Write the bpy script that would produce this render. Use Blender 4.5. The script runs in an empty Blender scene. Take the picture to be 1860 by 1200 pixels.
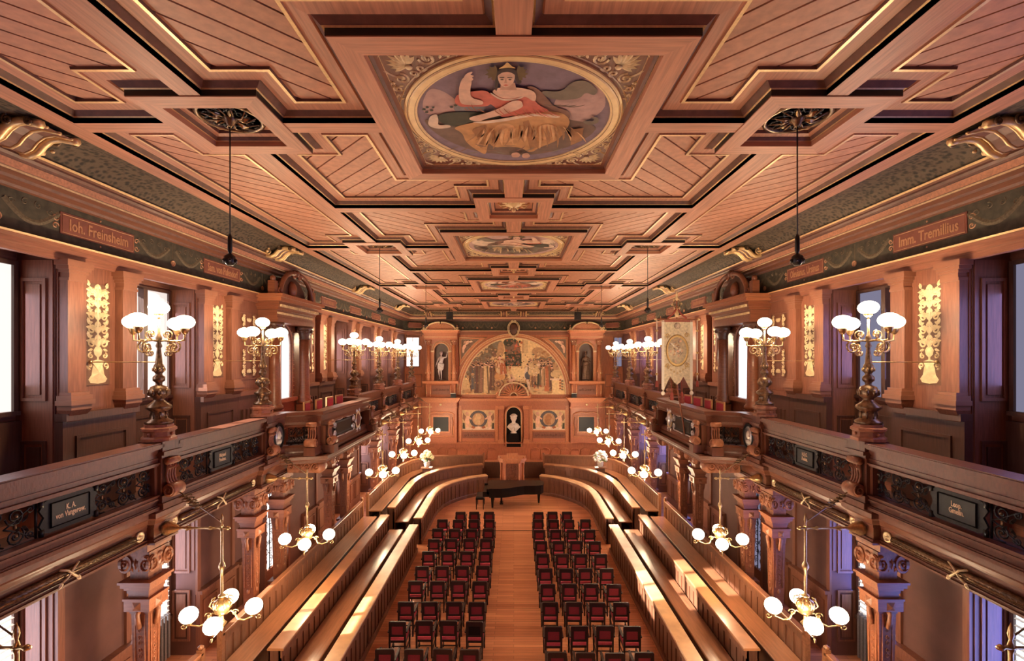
import bpy, bmesh, math, random
from mathutils import Matrix, Vector
random.seed(7)
PI = math.pi
SC = bpy.context.scene
COL = SC.collection
R = math.radians

# ---------------------------------------------------------------- camera, world, light, exposure
cam_d = bpy.data.cameras.new('camera')
cam = bpy.data.objects.new('camera', cam_d)
COL.objects.link(cam)
cam_d.sensor_width = 36.0
cam_d.lens = 850.0 / 1860.0 * 36.0
cam_d.shift_x = -3.0 / 1860.0
cam_d.shift_y = 50.0 / 1860.0
cam_d.clip_start = 0.05
cam.location = (0, 0, 7.0)
cam.rotation_euler = (R(90), 0, 0)
SC.camera = cam
SC.view_settings.view_transform = 'Standard'
SC.view_settings.look = 'None'
SC.view_settings.gamma = 1.0
SC.view_settings.use_curve_mapping = False
SC.view_settings.exposure = 0.30
SC.cycles.max_bounces = 7
SC.cycles.diffuse_bounces = 5
SC.cycles.sample_clamp_indirect = 4.0

world = bpy.data.worlds.new('daylight')
SC.world = world
world.use_nodes = True
world.node_tree.nodes['Background'].inputs[0].default_value = (0.62, 0.78, 1.0, 1)
world.node_tree.nodes['Background'].inputs[1].default_value = 3.0

sun_d = bpy.data.lights.new('sun', 'SUN')
sun_d.energy = 105.0
sun_d.angle = R(0.6)
sun_d.color = (1.0, 0.95, 0.88)
sun = bpy.data.objects.new('sun', sun_d)
COL.objects.link(sun)
sun.rotation_euler = Vector((12.0, 2.4, -6.4)).to_track_quat('-Z', 'Y').to_euler()

LAMP_W = 185.0      # each standing gallery lamp
CHAND_W = 75.0     # each hanging lamp
WIN_W = 22.0       # daylight entering one tall window

# ---------------------------------------------------------------- materials
MAT = {}
def mat_base(name):
    m = bpy.data.materials.new(name); m.use_nodes = True
    MAT[name] = m
    nt = m.node_tree
    return m, nt, nt.nodes['Principled BSDF']
def wood(name, c, rough=0.42, sc=(2, 60, 60), var=0.30, bump=0.02):
    m, nt, b = mat_base(name)
    tc = nt.nodes.new('ShaderNodeTexCoord'); mp = nt.nodes.new('ShaderNodeMapping')
    mp.inputs['Scale'].default_value = sc
    nz = nt.nodes.new('ShaderNodeTexNoise'); nz.inputs['Scale'].default_value = 1.0; nz.inputs['Detail'].default_value = 4
    nt.links.new(tc.outputs['Object'], mp.inputs[0]); nt.links.new(mp.outputs[0], nz.inputs['Vector'])
    oi = nt.nodes.new('ShaderNodeObjectInfo')
    ad = nt.nodes.new('ShaderNodeMath'); ad.operation = 'MULTIPLY_ADD'
    ad.inputs[1].default_value = 0.22; nt.links.new(oi.outputs['Random'], ad.inputs[0]); nt.links.new(nz.outputs['Fac'], ad.inputs[2])
    rp = nt.nodes.new('ShaderNodeValToRGB')
    rp.color_ramp.elements[0].position = 0.30; rp.color_ramp.elements[1].position = 0.85
    rp.color_ramp.elements[0].color = [x * (1 - var) for x in c] + [1]
    rp.color_ramp.elements[1].color = [min(1, x * (1 + var)) for x in c] + [1]
    nt.links.new(ad.outputs[0], rp.inputs[0]); nt.links.new(rp.outputs[0], b.inputs['Base Color'])
    b.inputs['Roughness'].default_value = rough
    if bump:
        bp = nt.nodes.new('ShaderNodeBump'); bp.inputs['Strength'].default_value = 0.15; bp.inputs['Distance'].default_value = bump
        nt.links.new(nz.outputs['Fac'], bp.inputs['Height']); nt.links.new(bp.outputs[0], b.inputs['Normal'])
    return m
def flat(name, c, rough=0.6, metal=0.0, var=0.12, scale=30):
    m, nt, b = mat_base(name)
    tc = nt.nodes.new('ShaderNodeTexCoord'); nz = nt.nodes.new('ShaderNodeTexNoise')
    nz.inputs['Scale'].default_value = scale; nz.inputs['Detail'].default_value = 3
    nt.links.new(tc.outputs['Object'], nz.inputs['Vector'])
    rp = nt.nodes.new('ShaderNodeValToRGB')
    rp.color_ramp.elements[0].position = 0.3; rp.color_ramp.elements[1].position = 0.7
    rp.color_ramp.elements[0].color = [x * (1 - var) for x in c] + [1]
    rp.color_ramp.elements[1].color = [min(1, x * (1 + var)) for x in c] + [1]
    nt.links.new(nz.outputs['Fac'], rp.inputs[0]); nt.links.new(rp.outputs[0], b.inputs['Base Color'])
    b.inputs['Roughness'].default_value = rough; b.inputs['Metallic'].default_value = metal
    return m
def glow(name, c, s, sampled=False):
    m = bpy.data.materials.new(name); m.use_nodes = True; MAT[name] = m
    nt = m.node_tree; nt.nodes.clear()
    e = nt.nodes.new('ShaderNodeEmission'); o = nt.nodes.new('ShaderNodeOutputMaterial')
    e.inputs[0].default_value = (*c, 1); e.inputs[1].default_value = s
    nt.links.new(e.outputs[0], o.inputs[0])
    if not sampled: m.cycles.emission_sampling = 'NONE'
    return m

wood('ceil_x', (0.54, 0.240, 0.135), 0.5, (1.5, 30, 30))
wood('ceil_y', (0.54, 0.240, 0.135), 0.5, (30, 1.5, 30))
wood('plank', (0.55, 0.245, 0.135), 0.5, (9, 9, 9), 0.22)
wood('ceil_dark', (0.16, 0.065, 0.042), 0.5, (9, 9, 9))
wood('wood_cap', (0.25, 0.10, 0.058), 0.42, (5, 5, 5), 0.12)
wood('wood_wall', (0.215, 0.080, 0.047), 0.42, (40, 3, 40))
wood('wood_dado_shaded', (0.085, 0.034, 0.024), 0.4, (40, 3, 40))  # wall wood darkened so the colour carries the shade low in the gallery
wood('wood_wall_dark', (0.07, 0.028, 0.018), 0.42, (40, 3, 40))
wood('wood_end', (0.44, 0.15, 0.07), 0.36, (25, 25, 2.5))
wood('wood_end2', (0.56, 0.22, 0.10), 0.36, (25, 25, 2.5))
wood('wood_red', (0.20, 0.064, 0.031), 0.36, (25, 25, 2.5))
wood('wood_red2', (0.30, 0.105, 0.048), 0.36, (25, 25, 2.5))
wood('wood_rail', (0.14, 0.048, 0.027), 0.30, (30, 1.5, 30))
wood('wood_dark', (0.10, 0.040, 0.024), 0.34, (25, 25, 3))
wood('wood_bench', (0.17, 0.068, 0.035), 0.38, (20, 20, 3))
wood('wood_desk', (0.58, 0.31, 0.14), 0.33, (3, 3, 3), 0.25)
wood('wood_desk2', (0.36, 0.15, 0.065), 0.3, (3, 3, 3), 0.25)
wood('wood_seat', (0.24, 0.095, 0.045), 0.28, (20, 2, 20))
wood('chair_wood', (0.018, 0.006, 0.005), 0.42, (20, 20, 3))
wood('wood_carved', (0.29, 0.108, 0.052), 0.45, (12, 12, 12), 0.5)
flat('gold', (0.84, 0.57, 0.28), 0.36, 0.45, 0.1)
flat('gilt', (0.76, 0.58, 0.33), 0.45, 0.12, 0.18, 12)
flat('gilt_ring', (0.95, 0.66, 0.32), 0.36, 0.12, 0.12, 6)
flat('brass', (0.62, 0.42, 0.20), 0.28, 0.9, 0.2)
flat('bronze', (0.22, 0.14, 0.08), 0.30, 0.75, 0.45, 20)
flat('bronze_fig', (0.16, 0.10, 0.065), 0.28, 0.6, 0.3, 12)
flat('bronze_lit', (0.62, 0.55, 0.54), 0.35, 0.2, 0.2, 12)  # bronze paled to stand for the cool daylight on the left statue
flat('silvered', (0.62, 0.58, 0.56), 0.28, 0.5, 0.2)
flat('iron', (0.028, 0.027, 0.028), 0.35, 0.7, 0.3)
flat('black', (0.012, 0.011, 0.011), 0.4, 0.0, 0.2)
flat('lacquer', (0.008, 0.006, 0.006), 0.30, 0.0, 0.1)
flat('backing', (0.03, 0.014, 0.01), 0.8)
flat('frieze', (0.058, 0.048, 0.030), 0.8, 0, 0.35, 9)
flat('frieze_faint', (0.12, 0.088, 0.050), 0.8, 0, 0.3, 30)
flat('tablet', (0.20, 0.062, 0.040), 0.7, 0, 0.12, 8)
flat('tablet_gold', (0.46, 0.22, 0.11), 0.5, 0.1)
flat('ornament_back', (0.15, 0.07, 0.04), 0.6)
flat('slate', (0.018, 0.021, 0.022), 0.5)
flat('marble', (0.82, 0.74, 0.62), 0.4, 0, 0.06, 5)
flat('plaster', (0.145, 0.058, 0.042), 0.7, 0, 0.12, 3)
flat('velvet', (0.20, 0.010, 0.018), 0.75, 0, 0.15, 60)
flat('velvet_seat', (0.55, 0.06, 0.10), 0.75, 0, 0.15, 60)
flat('paper_white', (0.85, 0.80, 0.72), 0.7)
flat('metal_grey', (0.30, 0.28, 0.30), 0.4, 0.5)
flat('banner_cloth', (0.72, 0.62, 0.44), 0.7, 0, 0.22, 14)
flat('banner_trim', (0.90, 0.85, 0.74), 0.7, 0, 0.06)
flat('banner_fig', (0.46, 0.36, 0.28), 0.7, 0, 0.5, 18)
flat('banner_gold', (0.62, 0.42, 0.16), 0.5, 0.2)
flat('tassel_red', (0.33, 0.07, 0.05), 0.8)
flat('blossom', (0.86, 0.80, 0.48), 0.7, 0, 0.12, 25)
flat('leaf_green', (0.10, 0.15, 0.04), 0.7)
flat('cream_letters', (0.75, 0.55, 0.36), 0.5)
flat('opal_glass', (0.75, 0.68, 0.58), 0.3)
flat('vase', (0.62, 0.52, 0.42), 0.3)
for n, c in dict(cloud=(0.45, 0.29, 0.25), ground=(0.17, 0.11, 0.08), olive=(0.19, 0.155, 0.11), brown=(0.23, 0.12, 0.08),
                 leaf=(0.055, 0.055, 0.035), linen=(0.66, 0.50, 0.36), ochre=(0.50, 0.26, 0.105), ochre2=(0.62, 0.35, 0.16), ochre3=(0.34, 0.165, 0.07),
                 coral=(0.56, 0.15, 0.10), skin=(0.66, 0.42, 0.29), skin2=(0.50, 0.28, 0.19), hair=(0.05, 0.03, 0.025), laurel=(0.13, 0.085, 0.035),
                 goldp=(0.62, 0.40, 0.15), blue=(0.20, 0.19, 0.19), dusk=(0.20, 0.145, 0.175), cream=(0.68, 0.49, 0.25), cream2=(0.54, 0.38, 0.20),
                 shade=(0.16, 0.105, 0.06), robe=(0.11, 0.055, 0.04), tan=(0.42, 0.25, 0.13), rust=(0.36, 0.115, 0.05), navy=(0.09, 0.085, 0.09)).items():
    flat('paint_' + n, tuple(min(.9, x * 1.25) for x in c), 0.75, 0, 0.16, 7)
MAT['lacquer'].node_tree.nodes['Principled BSDF'].inputs['Specular IOR Level'].default_value = 0.2
glow('lamp_glass', (1.0, 0.86, 0.62), 9.0)

m, nt, b = mat_base('floor_wood')
tc = nt.nodes.new('ShaderNodeTexCoord'); bt = nt.nodes.new('ShaderNodeTexBrick')
bt.inputs['Scale'].default_value = 1.0; bt.inputs['Brick Width'].default_value = 1.3; bt.inputs['Row Height'].default_value = 0.11
bt.inputs['Mortar Size'].default_value = 0.003; bt.inputs['Mortar Smooth'].default_value = 0.0
bt.inputs['Color1'].default_value = (0.60, 0.225, 0.105, 1); bt.inputs['Color2'].default_value = (0.80, 0.35, 0.175, 1)
bt.inputs['Mortar'].default_value = (0.16, 0.06, 0.03, 1); bt.inputs['Bias'].default_value = -0.1; bt.offset_frequency = 2; bt.offset = 0.37
nt.links.new(tc.outputs['Object'], bt.inputs['Vector'])
nz = nt.nodes.new('ShaderNodeTexNoise'); mp = nt.nodes.new('ShaderNodeMapping'); mp.inputs['Scale'].default_value = (2, 40, 2)
nt.links.new(tc.outputs['Object'], mp.inputs[0]); nt.links.new(mp.outputs[0], nz.inputs['Vector']); nz.inputs['Scale'].default_value = 1
mx = nt.nodes.new('ShaderNodeMix'); mx.data_type = 'RGBA'; mx.blend_type = 'MULTIPLY'; mx.inputs[0].default_value = 0.5
nt.links.new(bt.outputs['Color'], mx.inputs[6]); nt.links.new(nz.outputs['Color'], mx.inputs[7])
gm = nt.nodes.new('ShaderNodeBrightContrast'); gm.inputs['Bright'].default_value = 0.06
hs = nt.nodes.new('ShaderNodeMapRange'); hs.inputs[3].default_value = 0.75; hs.inputs[4].default_value = 1.2
nt.links.new(nz.outputs['Fac'], hs.inputs[0])
vm = nt.nodes.new('ShaderNodeVectorMath'); vm.operation = 'SCALE'
nt.links.new(bt.outputs['Color'], vm.inputs[0]); nt.links.new(hs.outputs[0], vm.inputs['Scale'])
nt.links.new(vm.outputs[0], b.inputs['Base Color']); b.inputs['Roughness'].default_value = 0.28

m, nt, b = mat_base('cove_paint')
tc = nt.nodes.new('ShaderNodeTexCoord')
vo = nt.nodes.new('ShaderNodeTexVoronoi'); vo.inputs['Scale'].default_value = 13
n2 = nt.nodes.new('ShaderNodeTexNoise'); n2.inputs['Scale'].default_value = 16; n2.inputs['Detail'].default_value = 5
nt.links.new(tc.outputs['Object'], vo.inputs['Vector']); nt.links.new(tc.outputs['Object'], n2.inputs['Vector'])
ad = nt.nodes.new('ShaderNodeMath'); ad.operation = 'MULTIPLY'
nt.links.new(vo.outputs['Distance'], ad.inputs[0]); nt.links.new(n2.outputs['Fac'], ad.inputs[1])
rp = nt.nodes.new('ShaderNodeValToRGB'); rp.color_ramp.elements[0].position = 0.12; rp.color_ramp.elements[1].position = 0.30
rp.color_ramp.elements[0].color = (0.035, 0.026, 0.016, 1); rp.color_ramp.elements[1].color = (0.13, 0.088, 0.052, 1)
nt.links.new(ad.outputs[0], rp.inputs[0]); nt.links.new(rp.outputs[0], b.inputs['Base Color']); b.inputs['Roughness'].default_value = 0.8

def pane_mat(name, c, s, trans):
    m = bpy.data.materials.new(name); m.use_nodes = True; MAT[name] = m
    nt = m.node_tree; nt.nodes.clear()
    e = nt.nodes.new('ShaderNodeEmission'); t = nt.nodes.new('ShaderNodeBsdfTransparent'); x = nt.nodes.new('ShaderNodeMixShader'); o = nt.nodes.new('ShaderNodeOutputMaterial')
    e.inputs[0].default_value = (*c, 1); e.inputs[1].default_value = s; x.inputs[0].default_value = 1 - trans
    nt.links.new(t.outputs[0], x.inputs[1]); nt.links.new(e.outputs[0], x.inputs[2]); nt.links.new(x.outputs[0], o.inputs[0])
    m.cycles.emission_sampling = 'NONE'
pane_mat('pane_sunny', (1.0, 0.95, 0.92), 2.2, 0.5)
pane_mat('pane_lace', (1.0, 0.87, 0.80), 1.0, 0.5)
pane_mat('pane_curtained', (1.0, 0.88, 0.82), 0.95, 0.12)
pane_mat('pane_blue', (0.66, 0.62, 0.90), 0.26, 0.06)
pane_mat('pane_bright_blue', (0.85, 0.92, 1.0), 1.6, 0.2)

# ---------------------------------------------------------------- mesh builder
class MB:
    def __init__(s, T=None):
        s.v = []; s.f = []; s.fm = []; s.sm = []; s.T = T or Matrix.Identity(4); s.mats = []
    def mi(s, m):
        if m not in s.mats: s.mats.append(m)
        return s.mats.index(m)
    def add(s, vs, fs, m, smooth=False):
        o = len(s.v); k = s.mi(m)
        s.v += [tuple(s.T @ Vector(p)) for p in vs]
        for f in fs:
            s.f.append([i + o for i in f]); s.fm.append(k); s.sm.append(smooth)
    def box(s, x0, x1, y0, y1, z0, z1, m):
        s.add([(x0, y0, z0), (x1, y0, z0), (x1, y1, z0), (x0, y1, z0), (x0, y0, z1), (x1, y0, z1), (x1, y1, z1), (x0, y1, z1)],
              [(0, 3, 2, 1), (4, 5, 6, 7), (0, 1, 5, 4), (1, 2, 6, 5), (2, 3, 7, 6), (3, 0, 4, 7)], m)
    def cbox(s, x, y, z, w, d, h, m): s.box(x - w / 2, x + w / 2, y - d / 2, y + d / 2, z - h / 2, z + h / 2, m)
    def frustum(s, x, y, z0, z1, w0, d0, w1, d1, m):
        vs = []
        for z, w, d in ((z0, w0, d0), (z1, w1, d1)):
            vs += [(x - w / 2, y - d / 2, z), (x + w / 2, y - d / 2, z), (x + w / 2, y + d / 2, z), (x - w / 2, y + d / 2, z)]
        s.add(vs, [(0, 3, 2, 1), (4, 5, 6, 7), (0, 1, 5, 4), (1, 2, 6, 5), (2, 3, 7, 6), (3, 0, 4, 7)], m)
    def prism(s, poly, z0, z1, m):
        n = len(poly)
        s.add([(x, y, z0) for x, y in poly] + [(x, y, z1) for x, y in poly],
              [tuple(range(n - 1, -1, -1)), tuple(range(n, 2 * n))] + [(i, (i + 1) % n, (i + 1) % n + n, i + n) for i in range(n)], m)
    def poly(s, pts, m): s.add(pts, [tuple(range(len(pts)))], m)
    def lathe(s, prof, n, m, x=0, y=0, z=0, smooth=True, rot=0, axis='z', sq=1.0):
        vs = []; fs = []
        for r, h in prof:
            for i in range(n):
                a = 2 * PI * i / n + rot
                p = (r * math.cos(a), r * math.sin(a) * sq, h)
                if axis == 'x': p = (p[2], p[0], p[1])
                elif axis == 'y': p = (p[0], p[2], p[1])
                vs.append((p[0] + x, p[1] + y, p[2] + z))
        for k in range(len(prof) - 1):
            for i in range(n):
                j = (i + 1) % n
                fs.append((k * n + i, k * n + j, (k + 1) * n + j, (k + 1) * n + i))
        fs.append(tuple(range(n - 1, -1, -1))); fs.append(tuple(range((len(prof) - 1) * n, len(prof) * n)))
        s.add(vs, fs, m, smooth)
    def ell(s, x, y, z, a, b, c, m, n=10, k=6):
        vs = [(x, y, z - c)]; fs = []
        for j in range(1, k):
            t = PI * j / k - PI / 2
            for i in range(n):
                u = 2 * PI * i / n
                vs.append((x + a * math.cos(t) * math.cos(u), y + b * math.cos(t) * math.sin(u), z + c * math.sin(t)))
        vs.append((x, y, z + c)); L = len(vs) - 1
        for i in range(n):
            j = (i + 1) % n
            fs.append((0, 1 + j, 1 + i)); fs.append((L, 1 + (k - 2) * n + i, 1 + (k - 2) * n + j))
            for q in range(k - 2):
                fs.append((1 + q * n + i, 1 + q * n + j, 1 + (q + 1) * n + j, 1 + (q + 1) * n + i))
        s.add(vs, fs, m, True)
    def tube(s, pts, r, m, n=5, taper=None, close=False):
        pts = [Vector(p) for p in pts]; N = len(pts); vs = []; fs = []
        up = Vector((0, 0, 1)); prev = None
        for i, p in enumerate(pts):
            t = (pts[(i + 1) % N] - pts[i - 1]) if close else (pts[min(i + 1, N - 1)] - pts[max(i - 1, 0)])
            if t.length < 1e-9: t = Vector((0, 0, 1))
            t.normalize()
            if prev is None:
                u = t.cross(up if abs(t.z) < 0.9 else Vector((1, 0, 0))).normalized()
            else:
                u = (prev - t * prev.dot(t))
                u = u.normalized() if u.length > 1e-6 else t.orthogonal().normalized()
            prev = u; w = t.cross(u)
            rr = r if taper is None else r * (1 + (taper - 1) * i / max(1, N - 1))
            for k in range(n):
                a = 2 * PI * k / n
                vs.append(tuple(p + u * (rr * math.cos(a)) + w * (rr * math.sin(a))))
        for i in range(N if close else N - 1):
            a0 = i * n; b0 = ((i + 1) % N) * n
            for k in range(n):
                q = (k + 1) % n
                fs.append((a0 + k, a0 + q, b0 + q, b0 + k))
        if not close: fs += [tuple(range(n - 1, -1, -1)), tuple(range((N - 1) * n, N * n))]
        s.add(vs, fs, m, True)
    def ribbon(s, pts, w, m, h=0.012, z=0.0, taper=1.0, close=False):
        """raised ridge laid on the local xy plane"""
        P = [Vector((p[0], p[1])) for p in pts]; N = len(P); vs = []; fs = []
        for i, p in enumerate(P):
            t = (P[(i + 1) % N] - P[i - 1]) if close else (P[min(i + 1, N - 1)] - P[max(i - 1, 0)])
            t = t.normalized() if t.length > 1e-9 else Vector((1, 0))
            nn = Vector((-t.y, t.x)) * (w / 2) * (1 + (taper - 1) * i / max(1, N - 1))
            vs += [(p.x + nn.x, p.y + nn.y, z), (p.x, p.y, z + h), (p.x - nn.x, p.y - nn.y, z)]
        for i in range(N if close else N - 1):
            a = i * 3; b = ((i + 1) % N) * 3
            fs += [(a, b, b + 1, a + 1), (a + 1, b + 1, b + 2, a + 2)]
        s.add(vs, fs, m)
    def leaf(s, x, y, a, l, w, m, h=0.012, z=0.0):
        c, d = math.cos(a), math.sin(a)
        q = lambda u, v, zz: (x + u * c - v * d, y + u * d + v * c, zz)
        s.add([q(0, 0, z), q(l * .3, w * .5, z), q(l * .7, w * .42, z), q(l, 0, z), q(l * .7, -w * .42, z), q(l * .3, -w * .5, z), q(l * .5, 0, z + h)],
              [(0, 6, 1), (1, 6, 2), (2, 6, 3), (3, 6, 4), (4, 6, 5), (5, 6, 0)], m)
    def sweep(s, path, prof, m, close=False, side=1, mats=None, cap=True, solid=True):
        """prof of (d, z) carried along a flat path; d grows to the side of the path (+1 left, -1 right)"""
        P = [Vector((p[0], p[1])) for p in path]; N = len(P); K = len(prof); vs = []
        for i in range(N):
            def nrm(a, b):
                t = (b - a).normalized(); return Vector((-t.y, t.x)) * side
            if close: n1, n2 = nrm(P[i - 1], P[i]), nrm(P[i], P[(i + 1) % N])
            else:
                n1 = nrm(P[max(i - 1, 0)], P[max(i, 1)]); n2 = nrm(P[min(i, N - 2)], P[min(i + 1, N - 1)])
            mm = (n1 + n2) / max(0.25, 1 + n1.dot(n2))
            for d, z in prof: vs.append((P[i].x + mm.x * d, P[i].y + mm.y * d, z))
        o = len(s.v); s.v += [tuple(s.T @ Vector(p)) for p in vs]
        for i in range(N if close else N - 1):
            for k in range(K if solid else K - 1):
                a = i * K + k; b = i * K + (k + 1) % K; c = ((i + 1) % N) * K + (k + 1) % K; d = ((i + 1) % N) * K + k
                s.f.append([o + a, o + b, o + c, o + d]); s.fm.append(s.mi(mats[k] if mats else m)); s.sm.append(False)
        if cap and solid and not close:
            s.f.append([o + k for k in range(K)]); s.fm.append(s.mi(m)); s.sm.append(False)
            s.f.append([o + (N - 1) * K + k for k in range(K - 1, -1, -1)]); s.fm.append(s.mi(m)); s.sm.append(False)
    def mesh(s, name):
        me = bpy.data.meshes.new(name)
        me.from_pydata(s.v, [], s.f)
        for q in s.mats: me.materials.append(MAT[q])
        me.polygons.foreach_set('material_index', s.fm)
        me.polygons.foreach_set('use_smooth', s.sm)
        me.update()
        return me
    def build(s, name, parent=None, loc=None, rot=None):
        return obj(name, s.mesh(name), parent, loc, rot)
def obj(name, me, parent=None, loc=None, rot=None):
    o = bpy.data.objects.new(name, me); COL.objects.link(o)
    if parent is not None: o.parent = parent
    if loc is not None: o.location = loc
    if rot is not None: o.rotation_euler = rot
    return o
def tag(o, label=None, cat=None, group=None, kind=None):
    if label: o['label'] = label
    if cat: o['category'] = cat
    if group: o['group'] = group
    if kind: o['kind'] = kind
    return o
def thing(name, label, cat, loc=(0, 0, 0), rot=(0, 0, 0), group=None):
    o = bpy.data.objects.new(name, None); COL.objects.link(o)
    o.location = loc; o.rotation_euler = rot; o.empty_display_size = 0.1
    return tag(o, label, cat, group)
def kids(o): return KIDS.get(o.name, [])
def copy_tree(o, parent=None, chmap=None):
    c = o.copy(); COL.objects.link(c)
    if parent is not None: c.parent = parent
    for ch in list(o.children): copy_tree(ch, c)
    return c
def struct(o): o['kind'] = 'structure'; return o
def wall_rot(s): return (R(90), 0, R(-90 * s))     # local x reads along the wall, y up, z into the room
ORD = ['first', 'second', 'third', 'fourth', 'fifth', 'sixth', 'seventh', 'eighth', 'ninth', 'tenth', 'eleventh', 'twelfth']
SIDE = {-1: 'left', 1: 'right'}
def spiral(x, y, r, turns, a0, d=1, n=None, r1=0.12):
    n = n or int(12 * turns) + 2; out = []
    for i in range(n):
        t = i / (n - 1); a = a0 + d * t * turns * 2 * PI; rr = r * (1 - t * (1 - r1))
        out.append((x + rr * math.cos(a), y + rr * math.sin(a)))
    return out
def arc(x, y, rx, ry, a0, a1, n):
    return [(x + rx * math.cos(a0 + (a1 - a0) * i / (n - 1)), y + ry * math.sin(a0 + (a1 - a0) * i / (n - 1))) for i in range(n)]
def text(name, body, size, m, parent, loc, rot, sx=1.0, ext=0.004, align='CENTER', off=0.0):
    cu = bpy.data.curves.new(name, 'FONT'); cu.body = body; cu.size = size; cu.extrude = ext; cu.offset = off
    cu.align_x = align; cu.align_y = 'CENTER'; cu.resolution_u = 2; cu.space_line = 0.85
    cu.materials.append(MAT[m])
    tmp = bpy.data.objects.new('tmp', cu); COL.objects.link(tmp)
    me = bpy.data.meshes.new_from_object(tmp.evaluated_get(bpy.context.evaluated_depsgraph_get()))
    bpy.data.objects.remove(tmp); bpy.data.curves.remove(cu)
    o = obj(name, me, parent, loc, rot); o.scale = (sx, 1, 1)
    return o
def smooth_poly(p, it=2):
    p = [tuple(q) for q in p]
    if len(p) < 5: return p
    for _ in range(it):
        o = []
        for i in range(len(p)):
            a, b = p[i], p[(i + 1) % len(p)]
            o += [(a[0] * .78 + b[0] * .22, a[1] * .78 + b[1] * .22), (a[0] * .22 + b[0] * .78, a[1] * .22 + b[1] * .78)]
        p = o
    return p
# ================================================================ ROOM
WX = 7.5            # side wall plane
YB = 32.2           # end wall plane
YN = -1.0           # wall behind the camera
POSTS = [1.42, 4.8, 8.18, 11.56, 18.2, 21.6, 25.0, 28.4]
HP = 0.74           # half width of a wall pier
REC = 8.12          # back of the window recesses
ZG = 4.3            # gallery floor
b = MB(); b.box(-8.8, 8.8, YN - .3, YB + .4, -0.2, 0.0, 'floor_wood')
floor = struct(b.build('floor'))
b = MB(); b.box(-3.45, 3.45, 18.96, 19.0, 0.0, 0.012, 'wood_dark'); b.build('threshold_strip', floor)
b = MB()
b.box(-8.8, 8.8, YN - .3, YB + .4, 10.42, 10.6, 'backing')
ceiling = struct(b.build('ceiling'))
b = MB(); b.box(-8.8, 8.8, YN - .3, YN, 0, 10.5, 'wood_wall'); struct(b.build('wall_front'))
b = MB(); b.box(-8.8, 8.8, YB, YB + .3, 0, 10.5, 'wood_end'); wall_back = struct(b.build('wall_back'))
WALL = {}
WIN_N = 0
PD = .21
PIERS = [p + PD for p in POSTS]
BAYS = [(1.42 + PD, 4.8 + PD), (4.8 + PD, 8.18 + PD), (8.18 + PD, 11.56 + PD), (18.2 + PD, 21.6 + PD), (21.6 + PD, 25.0 + PD), (25.0 + PD, 28.4 + PD)]
b = MB()      # shared dado panel frame, raised
def frame_mesh(w, h, m, t=0.05, dep=0.03, inner=None):
    q = MB()
    q.box(-w / 2, w / 2, h / 2 - t, h / 2, 0, dep, m); q.box(-w / 2, w / 2, -h / 2, -h / 2 + t, 0, dep, m)
    q.box(-w / 2, -w / 2 + t, -h / 2 + t, h / 2 - t, 0, dep, m); q.box(w / 2 - t, w / 2, -h / 2 + t, h / 2 - t, 0, dep, m)
    if inner: q.box(-w / 2 + t * 2, w / 2 - t * 2, -h / 2 + t * 2, h / 2 - t * 2, 0, dep * .6, inner)
    return q.mesh('panel_frame')
FR = {}
def panel(par, s, Y, Z, X, w, h, m='wood_wall', inner=None, name='panel', reveal=False):
    k = (round(w, 2), round(h, 2), m, inner)
    if k not in FR: FR[k] = frame_mesh(w, h, m, inner=inner)
    rot = wall_rot(s)
    if reveal: rot = (R(90), 0, 0)       # faces the viewer (-Y)
    return obj(name, FR[k], par, (s * X, Y, Z), rot)
# pilaster (local frame: x along wall, y up, z into the room); foot at y = 0
def pilaster_parts():
    a = MB(); a.box(-.165, .165, .34, 2.24, 0, .16, 'wood_wall'); sh = a.mesh('pilaster')
    a = MB()
    for i, (w, d, y0, y1) in enumerate([(.34, .28, 2.2, 2.25), (.31, .27, 2.25, 2.33), (.36, .30, 2.33, 2.38), (.42, .33, 2.38, 2.44), (.48, .36, 2.44, 2.54)]):
        a.frustum(0, 0, 0, 0, 0, 0, 0, 0, 'wood_wall') if False else a.box(-w / 2, w / 2, y0, y1, 0, d * .64, 'wood_cap')
    cp = a.mesh('capital')
    a = MB()
    for w, d, y0, y1 in [(.34, .29, .30, .35), (.40, .33, .22, .30), (.44, .36, .14, .22), (.38, .32, .06, .14)]:
        a.box(-w / 2, w / 2, y0, y1, 0, d * .75, 'wood_cap')
    # tapering corbel under the base
    a.add([(-.19, .06, 0), (.19, .06, 0), (.19, .06, .24), (-.19, .06, .24), (-.12, -.16, 0), (.12, -.16, 0), (.12, -.16, .1), (-.12, -.16, .1)],
          [(0, 1, 2, 3), (4, 7, 6, 5), (0, 4, 5, 1), (1, 5, 6, 2), (2, 6, 7, 3), (3, 7, 4, 0)], 'wood_wall')
    return sh, cp, a.mesh('base')
PIL = pilaster_parts()
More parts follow.
